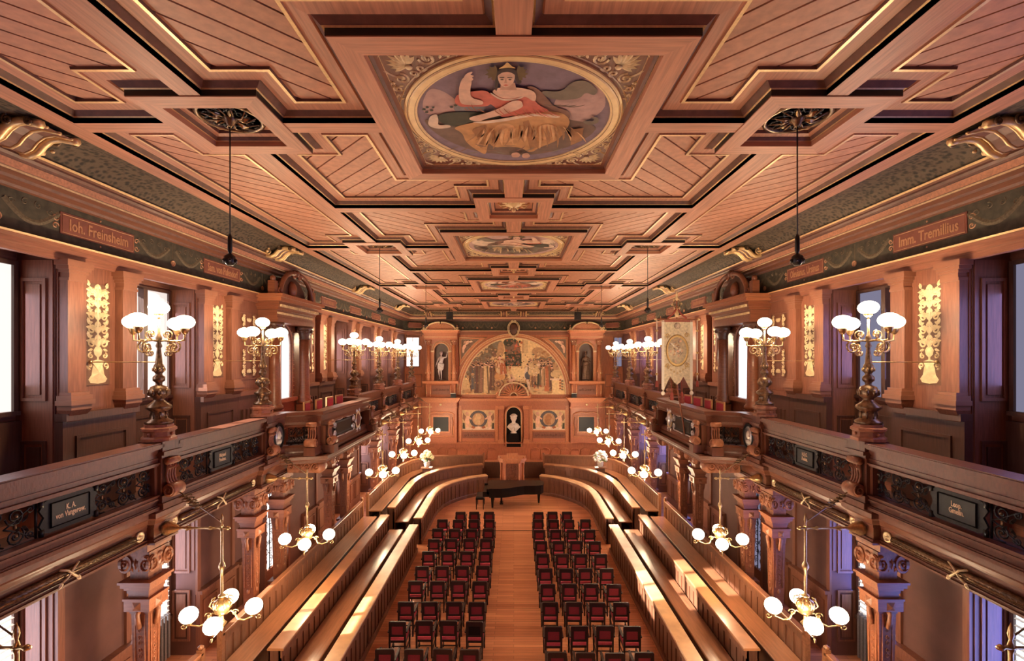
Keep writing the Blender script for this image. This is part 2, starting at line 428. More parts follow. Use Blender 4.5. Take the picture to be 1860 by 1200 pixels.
def orn_mesh():
    """gilded grotesque panel 0.42 x 1.72, mirrored about its centre line"""
    q = MB(); q.box(-.24, .24, -.9, .9, 0, .012, 'ornament_back')
    z = .013; g = 'gilt'
    q.ribbon([(0, -.45), (0, .86)], .04, g, .012, z)
    for sx in (-1, 1):
        def sp(x, y, r, t, a0, d, w=.036): q.ribbon([(sx * p[0], p[1]) for p in spiral(x, y, r, t, a0, d)], w, g, .014, z, .6)
        # bell-shaped foot
        q.add([(0, -.88, z), (sx * .15, -.86, z), (sx * .19, -.80, z), (sx * .13, -.72, z), (sx * .11, -.6, z), (sx * .08, -.52, z), (sx * .13, -.48, z), (0, -.44, z), (0, -.68, z + .03)],
              [(0, 1, 8), (1, 2, 8), (2, 3, 8), (3, 4, 8), (4, 5, 8), (5, 6, 8), (6, 7, 8)], g)
        sp(.16, -.56, .06, 1.3, -PI / 2, 1); sp(.14, -.38, .055, 1.2, PI / 2, -1)
        q.add([(0, -.42, z), (sx * .07, -.36, z), (sx * .09, -.28, z), (sx * .05, -.22, z), (0, -.2, z), (0, -.32, z + .03)], [(0, 1, 5), (1, 2, 5), (2, 3, 5), (3, 4, 5)], g)
        for k, y in enumerate([-.22, .02, .26, .48, .68]):
            sp(.12, y + .06, .09 - .006 * k, 1.4, PI * .9, -1, .042); q.leaf(sx * .17, y + .16, PI / 2 - sx * .3, .12, .07, g, .014, z); q.leaf(sx * .06, y + .12, PI / 2 + sx * .5, .12, .06, g, .014, z)
            for j in range(5):
                a = .2 + j * .42
                q.leaf(sx * (.02 + .05 * (j % 2)), y + .03 * j, (PI / 2 - a) if sx > 0 else (PI / 2 + a), .15 + .03 * (j % 2), .06, g, .014, z)
            q.leaf(sx * .10, y - .04, PI / 2 - sx * 1.9, .11, .05, g, .014, z)
        for j in range(6):
            a = .25 + .2 * j
            q.leaf(sx * .03, .62 + .02 * j, PI / 2 - sx * a, .22, .055, g, .014, z)
    return q.mesh('gilt_ornament')
ORN = orn_mesh()
def corner_orn(mirror=False):
    q = MB(); z = .012
    for k in range(7):
        q.leaf(.02, -.08 * k, .3 - .5 * (k % 2), .10, .06, 'gilt', .012, z); q.leaf(.08 * k, -.02, -1.2 - .5 * (k % 2), .10, .06, 'gilt', .012, z) if k < 4 else None
        if k % 2 == 0: q.ribbon(spiral(.05, -.08 * k - .03, .04, 1, 0), .015, 'gilt', .012, z)
    return q.mesh('gilt_corner')
CORN = corner_orn()
def window_mesh(w, h, mull, pane, slats=False):
    f = MB(); t = .07
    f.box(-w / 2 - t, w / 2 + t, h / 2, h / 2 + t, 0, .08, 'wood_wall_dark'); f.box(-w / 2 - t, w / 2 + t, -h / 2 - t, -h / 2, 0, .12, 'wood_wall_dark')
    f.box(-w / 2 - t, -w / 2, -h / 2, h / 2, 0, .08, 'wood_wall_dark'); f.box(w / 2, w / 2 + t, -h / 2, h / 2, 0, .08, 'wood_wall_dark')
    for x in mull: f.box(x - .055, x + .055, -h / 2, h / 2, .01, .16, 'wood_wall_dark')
    return f.mesh('window_frame')
WF = window_mesh(1.62, 2.35, (0.02,), None)
WFL = window_mesh(1.62, 2.5, (0.02,), None)
def pane_mesh(x0, x1, h, m):
    q = MB(); q.box(x0, x1, -h / 2, h / 2, .03, .036, m)
    return q.mesh('pane')
PANE = {}
SLAT = MB(); SLAT.box(-.37, .37, -.004, .004, .06, .10, 'paper_white'); SLAT = SLAT.mesh('blind_slat')
def radiator():
    q = MB()
    for i in range(14):
        x = -.68 + i * .105
        q.box(x - .03, x + .03, .1, 1.1, 0, .18, 'metal_grey'); q.ell(x, 1.1, .09, .03, .03, .09, 'metal_grey', 6, 4)
    q.box(-.72, .72, .16, .2, .05, .12, 'metal_grey')
    return q.mesh('radiator')
RAD = radiator()
for s in (-1, 1):
    b = MB()
    def pier(y0, y1, b=b, s=s):
        x0, x1 = sorted((s * WX, s * 8.8)); b.box(x0, x1, y0, y1, 0, 10.5, 'plaster')
    pier(YN, 1.42 - HP) if False else None
    P_ = PIERS
    for i in range(3): pier(P_[i] - HP, P_[i] + HP)
    pier(P_[3] - HP, 14.1); pier(15.7, P_[4] + HP)
    pier(P_[5] - HP, P_[5] + HP); pier(P_[6] - HP, P_[6] + HP); pier(P_[7] - HP, YB)
    pier(YN, P_[0] - HP)
    # recess backs with window holes, heads
    for (a, c) in BAYS:
        y0, y1 = a + HP, c - HP; ym = (y0 + y1) / 2
        x0, x1 = sorted((s * REC, s * (REC + .12)))
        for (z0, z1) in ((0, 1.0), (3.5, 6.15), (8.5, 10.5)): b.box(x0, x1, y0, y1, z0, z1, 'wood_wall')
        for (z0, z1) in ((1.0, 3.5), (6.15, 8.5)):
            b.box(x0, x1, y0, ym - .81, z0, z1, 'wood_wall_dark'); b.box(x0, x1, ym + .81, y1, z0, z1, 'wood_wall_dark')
        xa, xb = sorted((s * WX, s * 8.8)); b.box(xa, xb, y0, y1, 8.72, 10.5, 'wood_wall')
    # centre opening: door below, arched window above
    xa, xb = sorted((s * WX, s * 8.8))
    b.box(xa, xb, 14.1, 15.7, 3.0, 5.9, 'wood_wall'); b.box(xa, xb, 14.1, 15.7, 8.2, 10.5, 'wood_wall')
    w = struct(b.build('wall_' + SIDE[s])); WALL[s] = w
    # ---- pilasters, panels, ornament
    nb = 0
    for p in PIERS:
        for dy in (-.54, .54):
            o = obj('pilaster', PIL[0], w, (s * (WX - .02), p + dy, 6.08), wall_rot(s))
            obj('capital', PIL[1], o); obj('base', PIL[2], o)
        # panel field between the pilasters
        q = MB(); q.box(-.9, .9, 0, 2.62, 0, .03, 'wood_wall'); q.build('pier_face', w, (s * WX, p, 6.05), wall_rot(s)) if abs(p - 11.56) > 99 else None
        obj('gilt_ornament', ORN, w, (s * (WX - .035), p, 7.42), wall_rot(s))
        q = MB(); q.box(-.72, .72, 4.32 - 6.05, 2.62, 0, .03, 'wood_wall'); q.build('pier_facing', w, (s * WX, p, 6.05), wall_rot(s))
        q = MB(); q.box(-.75, .75, -.12, 0, 0, .2, 'wood_dado_shaded'); q.box(-.74, .74, -1.7, -.12, 0, .13, 'wood_dado_shaded'); q.build('dado', w, (s * WX, p, 6.08), wall_rot(s))
        panel(w, s, p, 5.22, WX - .13, 1.05, .95, 'wood_dado_shaded')
        # lower level facing
        q = MB(); q.box(-.73, .73, 0, 1.42, 0, .1, 'wood_wall'); q.box(-.74, .74, 1.42, 1.5, 0, .16, 'wood_wall'); q.build('lower_dado', w, (s * WX, p, 0), wall_rot(s))
        panel(w, s, p - .36, .85, WX - .10, .55, .8); panel(w, s, p + .36, .85, WX - .10, .55, .8)
        q = MB(); q.box(-.74, -.62, 1.5, 3.9, 0, .05, 'wood_wall'); q.box(.62, .74, 1.5, 3.9, 0, .05, 'wood_wall'); q.build('pier_edge', w, (s * WX, p, 0), wall_rot(s))
    # ---- window bays
    for bi, (a, c) in enumerate(BAYS):
        y0, y1 = a + HP, c - HP; ym = (y0 + y1) / 2
        # reveals facing along the room, panelled
        for (yy, flip) in ((y1, 0), (y0, 1)):
            q = MB()
            q.box(-.30, .30, -2.6, 4.0, 0, .02, 'wood_wall')
            o = q.build('reveal', w, (s * 7.82, yy, 4.6), (R(90), 0, R(180) if flip else 0))
            for (zz, hh) in ((7.3, 2.0), (5.1, 1.1), (2.75, 1.6), (.95, 1.2)):
                pm_ = 'wood_dado_shaded' if zz == 5.1 else 'wood_wall'
                obj('reveal_panel', FR.setdefault(('rv', hh), frame_mesh(.42, hh, pm_, .05, .03, pm_)), w,
                    (s * 7.82, yy - (.02 if not flip else -.02), zz), (R(90), 0, R(180) if flip else 0))
        for lvl, (zc, h, fr) in enumerate(((7.32, 2.35, WF), (2.25, 2.5, WFL))):
            WIN_N += 1
            f = struct(obj('window_%d' % WIN_N, fr, None, (s * (REC - .02), ym, zc), wall_rot(s)))
            pm = ('pane_sunny' if s < 0 and bi in (1, 2) else 'pane_lace') if s < 0 else 'pane_blue'
            if lvl == 1: pm = 'pane_sunny' if s < 0 else 'pane_bright_blue'
            if s < 0 and lvl == 0: pm = 'pane_lace' if bi == 2 else 'pane_curtained'
            if s < 0 and lvl == 1: pm = 'pane_sunny'
            for (xa_, xb_) in ((-.81, -.03), (.07, .81)):
                k = (xa_, h, pm)
                if k not in PANE: PANE[k] = pane_mesh(xa_, xb_, h, pm)
                obj('pane', PANE[k], f)
            if (lvl == 1 and bi < 3):
                for i in range(22): 
                    obj('blind_slat', SLAT, f, (-.42, -h / 2 + .06 + i * h / 22, 0), (R(25), 0, 0)); 
                for i in range(22): obj('blind_slat', SLAT, f, (.44, -h / 2 + .06 + i * h / 22, 0), (R(25), 0, 0))
        # recess dado, its dark wood standing for the shade low in the bay
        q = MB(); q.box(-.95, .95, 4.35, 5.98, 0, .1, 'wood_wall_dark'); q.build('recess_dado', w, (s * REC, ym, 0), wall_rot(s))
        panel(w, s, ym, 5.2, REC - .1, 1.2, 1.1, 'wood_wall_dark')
        r = tag(obj('radiator', RAD, None, (s * (REC - .02), ym, .02), wall_rot(s)),
                'ribbed grey radiator under the lower window of the %s wall, %s bay from the viewer' % (SIDE[s], ORD[bi]), 'radiator', 'radiators under the windows') if bi < 3 else None
        for (lz, pw) in ((7.3, WIN_W), (2.3, WIN_W * (1.6 if s < 0 else 3.4))):
            ld = bpy.data.lights.new('window_daylight', 'AREA'); ld.shape = 'RECTANGLE'; ld.size = 1.5; ld.size_y = 2.2; ld.energy = pw * (1.0 if s < 0 else (1.4 if lz > 5 else .8))
            ld.color = (.80, .78, 1.0) if s < 0 else ((.35, .38, 1.0) if lz > 5 else (.10, .20, 1.0))
            lo = bpy.data.objects.new('window_daylight', ld); COL.objects.link(lo)
            lo.location = (s * (REC - .16), ym, lz); lo.rotation_euler = (0, R(90 * s), 0)
    # plain wall between pier 11.56 and the portal: panels with gilded corners
    for (yc, ww) in ((13.12, 1.0), (17.02, 1.0)):
        q = MB(); q.box(-ww / 2 - .1, ww / 2 + .1, 1.78, 4.4, 0, .03, 'wood_wall'); q.box(-ww / 2 - .1, ww / 2 + .1, 0, 1.66, 0, .13, 'wood_dado_shaded'); q.box(-ww / 2 - .1, ww / 2 + .1, 1.66, 1.78, 0, .2, 'wood_wall')
        q.build('wall_facing', w, (s * WX, yc, 4.32), wall_rot(s))
        panel(w, s, yc, 7.35, WX - .03, ww - .1, 1.9, 'wood_wall'); panel(w, s, yc, 7.35, WX - .03, ww * .35, .9, 'wood_wall')
        for sx in (-1, 1):
            for sy in (-1, 1):
                o = obj('gilt_corner', CORN, w, (s * (WX - .075), yc + sx * (ww / 2 - .16), 7.35 + sy * .80), wall_rot(s))
                o.scale = ((1 if sx * s > 0 else -1) * 1.5, sy * 1.3, 1)
        for k in range(5):
            q = MB(); q.box(-.05, .05, 0, 1.1, 0, .05, 'wood_dado_shaded'); q.build('dado_slat', w, (s * (WX - .13), yc - .4 + .2 * k, 4.5), wall_rot(s))
        q = MB(); q.box(-ww / 2, ww / 2, 0, 1.42, 0, .1, 'wood_wall'); q.box(-ww / 2, ww / 2, 1.42, 1.5, 0, .16, 'wood_wall'); q.build('lower_dado', w, (s * WX, yc, 0), wall_rot(s))
        panel(w, s, yc, .8, WX - .1, ww - .3, .9)
    # architrave
    # door with iron lattice under the balcony
    dn = 1 if s < 0 else 2
    q = MB(); q.box(-.8, -.68, 0, 3.0, -.1, .1, 'wood_red'); q.box(.68, .8, 0, 3.0, -.1, .1, 'wood_red'); q.box(-.8, .8, 2.86, 3.0, -.1, .14, 'wood_red')
    d = struct(q.build('door_%d' % dn, None, (s * (WX + .1), 14.9, 0), wall_rot(s)))
    q = MB(); q.box(-.68, .68, .3, 2.86, -.06, -.05, 'pane_sunny' if s < 0 else 'pane_blue'); q.build('glass', d)
    q = MB()
    for i in range(5):
        for j in range(9):
            cx, cy = -.54 + .27 * i, .45 + .28 * j
            q.tube([(x, y, .0) for x, y in spiral(cx, cy, .13, 1.5, (i + j) * 1.1, 1 if (i + j) % 2 else -1, 12)], .013, 'iron', 3)
    for x in (-.66, -.33, 0, .33, .66): q.box(x - .014, x + .014, 0, 2.86, -.01, .01, 'iron')
    q.build('iron_grille', d)
    q = MB(); q.box(-.68, .68, 0, .45, -.04, .02, 'wood_red'); q.build('kick_panel', d)
    # portal aedicule with arched window
    t = thing('window_portal', 'columned wooden window surround with curved pediment on the %s wall' % SIDE[s], 'window surround', (s * WX, 14.9, 4.3), wall_rot(s), 'window portals over the balconies')
    q = MB(); q.box(-1.15, -.82, 0, 3.9, 0, .14, 'wood_red'); q.box(.82, 1.15, 0, 3.9, 0, .14, 'wood_red'); q.box(-.82, .82, 0, 1.4, 0, .14, 'wood_red')
    pts = [(-.82, 3.3)] + arc(0, 3.15, .62, .62, PI, 0, 15) + [(.82, 3.3), (.82, 3.9), (-.82, 3.9)]
    pts = [(-.82, 3.15)] + arc(0, 3.15, .62, .62, PI, 0, 15) + [(.82, 3.15), (.82, 3.9), (-.82, 3.9)]
    q.prism([(x, y) for x, y in pts[:9] + [(0, 3.9), (-.82, 3.9)]], 0, .14, 'wood_red'); q.prism([(x, y) for x, y in pts[8:18] + [(0, 3.9)]], 0, .14, 'wood_red')
    q.box(-.82, -.62, 1.4, 3.15, 0, .14, 'wood_red'); q.box(.62, .82, 1.4, 3.15, 0, .14, 'wood_red')
    q.build('surround_panel', t)
    q = MB(); q.tube([(x, y, .15) for x, y in [(-.66, 1.4)] + arc(0, 3.15, .66, .66, PI, 0, 17) + [(.66, 1.4)]], .03, 'wood_red2', 5)
    for k in range(26):
        y = 1.5 + k * .14
        if y < 3.1:
            for sx in (-1, 1): q.ell(sx * .74, y, .15, .018, .018, .018, 'gilt', 5, 3)
    for k in range(17):
        a = PI * k / 16; q.ell(.74 * math.cos(a), 3.15 + .74 * math.sin(a), .15, .018, .018, .018, 'gilt', 5, 3)
    q.box(-.8, .8, 1.3, 1.42, .0, .26, 'wood_red2'); q.build('arch_molding', t)
    q = MB()
    pts = [(-.62, 1.42)] + [(.62, 1.42)] + arc(0, 3.15, .62, .62, 0, PI, 15)
    q.prism(pts, .05, .056, 'pane_sunny' if s < 0 else 'pane_bright_blue'); q.build('pane', t)
    q = MB(); q.tube([(x, y, .08) for x, y in [(-.58, 1.45)] + arc(0, 3.15, .58, .58, PI, 0, 15) + [(.58, 1.45)]], .035, 'paper_white' if s < 0 else 'wood_wall', 4)
    q.box(-.02, .02, 1.42, 3.7, .06, .1, 'wood_wall') if s < 0 else None
    q.build('window_sash', t)
    for sx in (-1, 1):
        q = MB(); x = sx * 1.0
        q.box(x - .24, x + .24, 0, .5, 0, .62, 'wood_red'); q.box(x - .28, x + .28, .5, .58, 0, .66, 'wood_red'); q.box(x - .2, x + .2, .58, 1.15, .2, .6, 'wood_red')
        q.lathe([(.24, 1.15), (.24, 1.2), (.19, 1.26), (.17, 1.34), (.2, 1.4), (.16, 1.45), (.155, 3.3), (.14, 3.4)], 14, 'wood_red', x, 0, .4, axis='y') if False else None
        prof = [(.2, 1.15), (.25, 1.2), (.24, 1.27), (.19, 1.32), (.21, 1.4), (.165, 1.46), (.16, 2.4), (.145, 3.32)]
        vs = [(r, h) for r, h in prof]
        q.lathe(vs, 14, 'wood_red', x, 0, .4, axis='y')
        c = q.build('column', t)
        q = MB(); q.lathe([(.15, 3.32), (.17, 3.36), (.15, 3.4), (.2, 3.55), (.27, 3.68), (.27, 3.76)], 12, 'wood_dark', x, 0, .4, axis='y')
        for a in range(8): q.ell(x + .22 * math.cos(a * PI / 4), 3.6, .4 + .22 * math.sin(a * PI / 4), .06, .07, .06, 'wood_dark', 6, 4)
        q.build('capital', c)
    q = MB()
    for (y0, y1, w_, d_) in ((3.76, 3.9, 1.25, .62), (3.9, 4.12, 1.22, .58), (4.12, 4.2, 1.3, .66), (4.2, 4.36, 1.34, .70), (4.36, 4.46, 1.42, .80), (4.46, 4.56, 1.5, .88)):
        q.box(-w_, w_, y0, y1, 0, d_, 'wood_red2' if y0 > 4.3 else 'wood_red')
    for k in range(26): q.box(-1.28 + k * .1, -1.23 + k * .1, 4.2, 4.27, .7, .76, 'gilt')
    for k in range(40): q.box(-1.2 + k * .06, -1.17 + k * .06, 4.0, 4.06, .58, .61, 'gilt')
    q.build('entablature', t)
    q = MB()
    for sx in (-1, 1):
        a = [(sx * (.12 + .95 * math.sin(i * PI / 2 / 9)), 4.6 + .75 * math.cos(i * PI / 2 / 9)) for i in range(10)]
        q.tube([(x, y, .6) for x, y in a], .075, 'wood_red', 6)
        q.tube([(x, y, .6) for x, y in spiral(sx * .2, 5.3, .12, 1.4, PI / 2, sx)], .04, 'wood_red2', 5)
        q.tube([(x, y, .6) for x, y in spiral(sx * 1.12, 4.68, .12, 1.4, -PI / 2, -sx)], .03, 'wood_red2', 5)
        q.box(sx * 1.3 - .09, sx * 1.3 + .09, 4.56, 4.95, .4, .6, 'wood_red'); q.ell(sx * 1.3, 5.02, .5, .08, .1, .08, 'wood_red', 8, 5)
    q.prism([(1.0 * math.cos(PI * i / 12), 4.56 + .7 * math.sin(PI * i / 12)) for i in range(13)], .3, .42, 'wood_dark')
    q.lathe([(.2, 0), (.22, .04), (.15, .12), (.05, .16)], 14, 'wood_red2', 0, 4.85, .42, sq=1.3)
    q.ell(0, 5.38, .6, .1, .12, .08, 'wood_red', 8, 5)
    q.build('curved_pediment', t)
# ---------------------------------------------------------------- cornice, frieze, cove all round
def ring_path(x, y1, r=1.0):
    return [(-x, YN)] + arc(-x + r, y1 - r, r, r, PI, PI / 2, 7) + arc(x - r, y1 - r, r, r, PI / 2, 0, 7) + [(x, YN)]
path = ring_path(WX, YB)
q = MB(); q.sweep(path, [(0, 8.60), (.10, 8.60), (.10, 8.70), (.13, 8.72), (.13, 8.80), (.19, 8.83), (.19, 8.86), (0, 8.87)], 'wood_wall', side=-1)
struct(q.build('trim_1'))
q = MB(); q.sweep(path, [(.0, 8.83), (.215, 8.845), (.22, 8.87), (.0, 8.885)], 'gold', side=-1)
t1 = q.build('gold_bead', bpy.data.objects['trim_1'])
q = MB(); q.sweep(path, [(0, 8.88), (.03, 8.88), (.03, 9.56), (0, 9.56)], 'frieze', side=-1)
frieze = struct(q.build('trim_2'))
pr = [(0, 9.52), (.10, 9.53), (.12, 9.57), (.28, 9.59), (.30, 9.63), (.46, 9.64), (.46, 9.67), (.50, 9.67), (.52, 9.77), (.55, 9.77), (.56, 9.80), (.60, 9.83), (.60, 9.86), (.64, 9.88), (.66, 9.91), (.62, 9.93), (0, 9.95)]
ms = ['wood_wall', 'ceil_dark', 'wood_wall', 'ceil_dark', 'wood_wall', 'gilt', 'wood_wall', 'ceil_x', 'wood_wall_dark', 'ceil_dark', 'ceil_dark', 'ceil_dark', 'wood_wall', 'gold', 'ceil_dark', 'ceil_dark', 'ceil_dark']
q = MB(); q.sweep(path, pr, 'wood_wall', side=-1, mats=ms)
cornice = struct(q.build('trim_3'))
q = MB(); q.sweep(path, [(.60, 9.90), (.68, 9.97), (.80, 10.06), (.98, 10.12), (1.18, 10.13), (1.36, 10.10), (1.44, 10.08), (1.44, 10.3), (.5, 10.3)], 'cove_paint', side=-1)
cove = struct(q.build('trim_4'))
# frieze decoration
def garland(q, n=2):
    pass
G = MB()
for sx in (-1, 1):
    G.ribbon([(sx * .1, .12)] + [(sx * (.1 + .85 * t), .12 - .26 * math.sin(PI * min(1, t * 1.02))) for t in [i / 10 for i in range(1, 11)]], .085, 'frieze_faint', .012, 0)
    for k in range(4): G.ribbon(spiral(sx * (.2 + .2 * k), .17 - .05 * abs(k - 1.5), .06, 1.1, k, sx), .02, 'frieze_faint', .008, 0)
G.ribbon([(0, .25), (0, -.1)], .014, 'frieze_faint', .006, 0)
GM = G.mesh('garland')
G = MB(); G.lathe([(.065, 0), (.065, .02), (.045, .02), (.045, .008), (.02, .008), (.02, .02), (.001, .025)], 14, 'tablet_gold'); RM = G.mesh('roundel')
def tablet(w, h):
    q = MB(); q.box(-w / 2, w / 2, -h / 2, h / 2, 0, .012, 'tablet')
    c = [(-w / 2 + .03, -h / 2 + .03), (w / 2 - .03, -h / 2 + .03), (w / 2 - .03, h / 2 - .03), (-w / 2 + .03, h / 2 - .03)]
    q.ribbon(c, .016, 'tablet_gold', .008, .012, close=True)
    for sx in (-1, 1):
        q.ribbon(spiral(sx * (w / 2 + .07), .07, .06, 1.2, 0, sx), .022, 'tablet_gold', .01, 0); q.ribbon(spiral(sx * (w / 2 + .07), -.07, .06, 1.2, 0, -sx), .022, 'tablet_gold', .01, 0)
        q.ell(0, sx * (h / 2 + .05), .01, .02, .02, .008, 'tablet_gold', 6, 4)
    return q.mesh('name_tablet')
TAB = tablet(1.5, .36)
NAMES = {(-1, 8.45): 'Ioh. Freinsheim', (1, 8.45): 'Imm. Tremillius', (-1, 12.02): 'Sam. von Pufendorf', (1, 12.02): 'Olevianus. Ursinus'}
for s in (-1, 1):
    for p in (5.05, 8.45, 12.02, 18.9, 22.1, 25.4, 28.7):
        o = obj('name_tablet', TAB, frieze, (s * (WX - .03), p, 9.235), wall_rot(s))
        if (s, p) in NAMES:
            n = NAMES[(s, p)]; text('lettering', n, .27, 'tablet_gold', o, (0, -.01, .014), (0, 0, 0), sx=(.72 if len(n) < 16 else .58), off=.004)
        else:
            q = MB()
            for k in range(16):
                x = -.52 + k * .07
                q.box(x, x + .018, -.07, .07 if k % 5 else .10, .012, .016, 'tablet_gold')
            q.build('lettering', o)
    for p in (3.2, 6.75, 10.25, 13.9, 16.1, 17.3, 20.5, 23.75, 27.05):
        obj('garland', GM, frieze, (s * (WX - .03), p, 9.25), wall_rot(s)); obj('roundel', RM, frieze, (s * (WX - .03), p, 9.07), wall_rot(s))
for x in (-3.5, -2.5, -1.5, 1.5, 2.5, 3.5):
    obj('garland', GM, frieze, (x, YB - .03, 9.25), (R(90), 0, 0)).scale = (.5, 1, 1); obj('roundel', RM, frieze, (x, YB - .03, 9.07), (R(90), 0, 0))
for sx in (-1, 1):
    o = obj('name_tablet', TAB, frieze, (sx * 6.72, YB - .32, 9.235), (R(90), 0, R(-sx * 32))); o.scale = (.62, 1, 1)
# gilded scroll brackets in the cove; local frame x along wall, y up, z into room, origin at wall plane
def bracket_mesh():
    q = MB()
    c = [(.60, .03), (.64, -.05), (.74, -.07), (.84, -.02), (.92, .08), (1.02, .15), (1.16, .17), (1.30, .14), (1.40, .12)]
    for (x, r, m) in ((-.25, .055, 'gold'), (.25, .055, 'gold'), (0, .022, 'gold'), (-.17, .016, 'gold'), (.17, .016, 'gold')): q.tube([(x, y - .0, z) for z, y in c], r, m, 6)
    for x0, x1, up, m in ((-.24, .24, .0, 'ceil_dark'),):
        vs = []; fs = []
        for z, y in c: vs += [(x0, y + up, z), (x1, y + up, z)]
        for i in range(len(c) - 1): fs.append((2 * i, 2 * i + 1, 2 * i + 3, 2 * i + 2))
        q.add(vs, fs, m)
    for sx in (-1, 1):
        for k, (z, y, r) in enumerate(((.7, .04, .10), (1.02, .14, .07), (1.3, .12, .05))):
            q.tube([(sx * .32, y + r * .2 + p[0], z + p[1]) for p in spiral(0, 0, r, 1.5, 0, sx)], .02, 'bronze' if k else 'gold', 5)
        q.ell(sx * .42, .05, .72, .05, .05, .05, 'gold', 8, 5); q.ell(sx * .5, .1, .8, .03, .03, .03, 'gold', 8, 5)
    return q.mesh('scroll_bracket')
BR = bracket_mesh()
for s in (-1, 1):
    for p in (-.7, 6.3, 13.3, 20.3, 27.3): obj('scroll_bracket', BR, cove, (s * WX, p, 9.90), wall_rot(s))
for x in (-5.7, -.65, .65, 5.7): obj('scroll_bracket', BR, cove, (x, YB, 9.90), (R(90), 0, 0)).scale = (.75, 1, 1)

# ================================================================ CEILING
ZC = 10.08
def mbeam(x0, x1, y0, y1, m, name='beam'):
    q = MB(); q.box(x0, x1, y0, y1, ZC, ZC + .34, m); q.build(name, ceiling)
PX = 5.77; YE = 30.47
mbeam(-6.07, -PX, YN, YE + .3, 'ceil_y'); mbeam(PX, 6.07, YN, YE + .3, 'ceil_y'); mbeam(-PX, PX, YE, YE + .3, 'ceil_x')
def sqframe(cx, cy, ho, hi, y1=99, name='beam_frame'):
    """four mitred boards round a square opening"""
    e = .004
    for (a, bb, c, d, m) in (((-ho, -ho), (ho, -ho), (hi, -hi), (-hi, -hi), 'ceil_x'), ((-ho, ho), (-hi, hi), (hi, hi), (ho, ho), 'ceil_x'),
                         ((-ho, -ho), (-hi, -hi), (-hi, hi), (-ho, ho), 'ceil_y'), ((ho, -ho), (ho, ho), (hi, hi), (hi, -hi), 'ceil_y')):
        q = MB(); pl = [(cx + p[0] * (1 - e), min(cy + p[1] * (1 - e), y1)) for p in (a, bb, c, d)]
        q.prism(pl, ZC - .012, ZC + .34, m); q.build(name, ceiling)
MP = [(0, 0), (0, .07), (.012, .085), (.028, .075), (.04, .085), (.085, .125), (.10, .135), (.115, .115), (.275, .125), (.285, .105), (.325, .105), (.335, .16)]
MM = ['black', 'gold', 'gold', 'ceil_dark', 'ceil_dark', 'ceil_dark', 'ceil_y', 'ceil_y', 'ceil_y', 'gold', 'ceil_dark', 'ceil_dark']
def molding(poly, prof=None, mats=None, name='molding', par=None):
    q = MB(); prof = prof or MP; mats = mats or MM
    q.sweep(poly, [(d, ZC + z) for d, z in prof], 'ceil_y', close=True, side=1, mats=mats, solid=False)
    return q.build(name, par or ceiling)
def ccw(p):
    a = sum(p[i][0] * p[(i + 1) % len(p)][1] - p[(i + 1) % len(p)][0] * p[i][1] for i in range(len(p)))
    return p if a > 0 else p[::-1]
def offs(poly, d):
    out = []
    for i in range(len(poly)):
        P0, P1, P2 = (Vector(poly[i - 1]), Vector(poly[i]), Vector(poly[(i + 1) % len(poly)]))
        t1, t2 = (P1 - P0).normalized(), (P2 - P1).normalized(); n1, n2 = Vector((-t1.y, t1.x)), Vector((-t2.y, t2.x))
        m = (n1 + n2) / (1 + n1.dot(n2)); out.append((P1.x + m.x * d, P1.y + m.y * d))
    return out
FAR_PLANKS = MB()
NPL = 0
def planks(poly, ang, far=False, pitch=.272):
    """tongued boards laid diagonally: each cut from the coffer outline"""
    global NPL
    n = Vector((-math.sin(ang), math.cos(ang)))
    ds = [n.dot(Vector(p)) for p in poly]; k0 = math.floor(min(ds) / pitch); k1 = math.ceil(max(ds) / pitch)
    src = bmesh.new(); vv = [src.verts.new((x, y, 0)) for x, y in poly]; src.faces.new(vv); bmesh.ops.triangulate(src, faces=src.faces[:])
    for k in range(k0, k1):
        bm = src.copy()
        a = k * pitch + .013; c = (k + 1) * pitch - .013
        bmesh.ops.bisect_plane(bm, geom=bm.verts[:] + bm.edges[:] + bm.faces[:], plane_co=(n.x * a, n.y * a, 0), plane_no=(n.x, n.y, 0), clear_inner=True)
        bmesh.ops.bisect_plane(bm, geom=bm.verts[:] + bm.edges[:] + bm.faces[:], plane_co=(n.x * c, n.y * c, 0), plane_no=(n.x, n.y, 0), clear_outer=True)
        if len(bm.faces) and sum(f.calc_area() for f in bm.faces) > .01:
            bmesh.ops.dissolve_limit(bm, angle_limit=.01, verts=bm.verts[:], edges=bm.edges[:])
            r = bmesh.ops.extrude_face_region(bm, geom=bm.faces[:])
            for v in [x for x in r['geom'] if isinstance(x, bmesh.types.BMVert)]: v.co.z += .03
            for v in bm.verts: v.co.z += ZC + .138
            if far:
                vs = [tuple(v.co) for v in bm.verts]; bm.verts.index_update()
                FAR_PLANKS.add(vs, [tuple(v.index for v in f.verts) for f in bm.faces], 'plank')
            else:
                me = bpy.data.meshes.new('plank'); bm.to_mesh(me); me.materials.append(MAT['plank']); obj('plank', me, ceiling)
            NPL += 1
        bm.free()
    src.free()
def mir(poly, sx, sv, yc): return ccw([(sx * u, yc + sv * v) for u, v in poly])
CENT = [-.73, 6.27, 13.27, 20.27, 27.27]
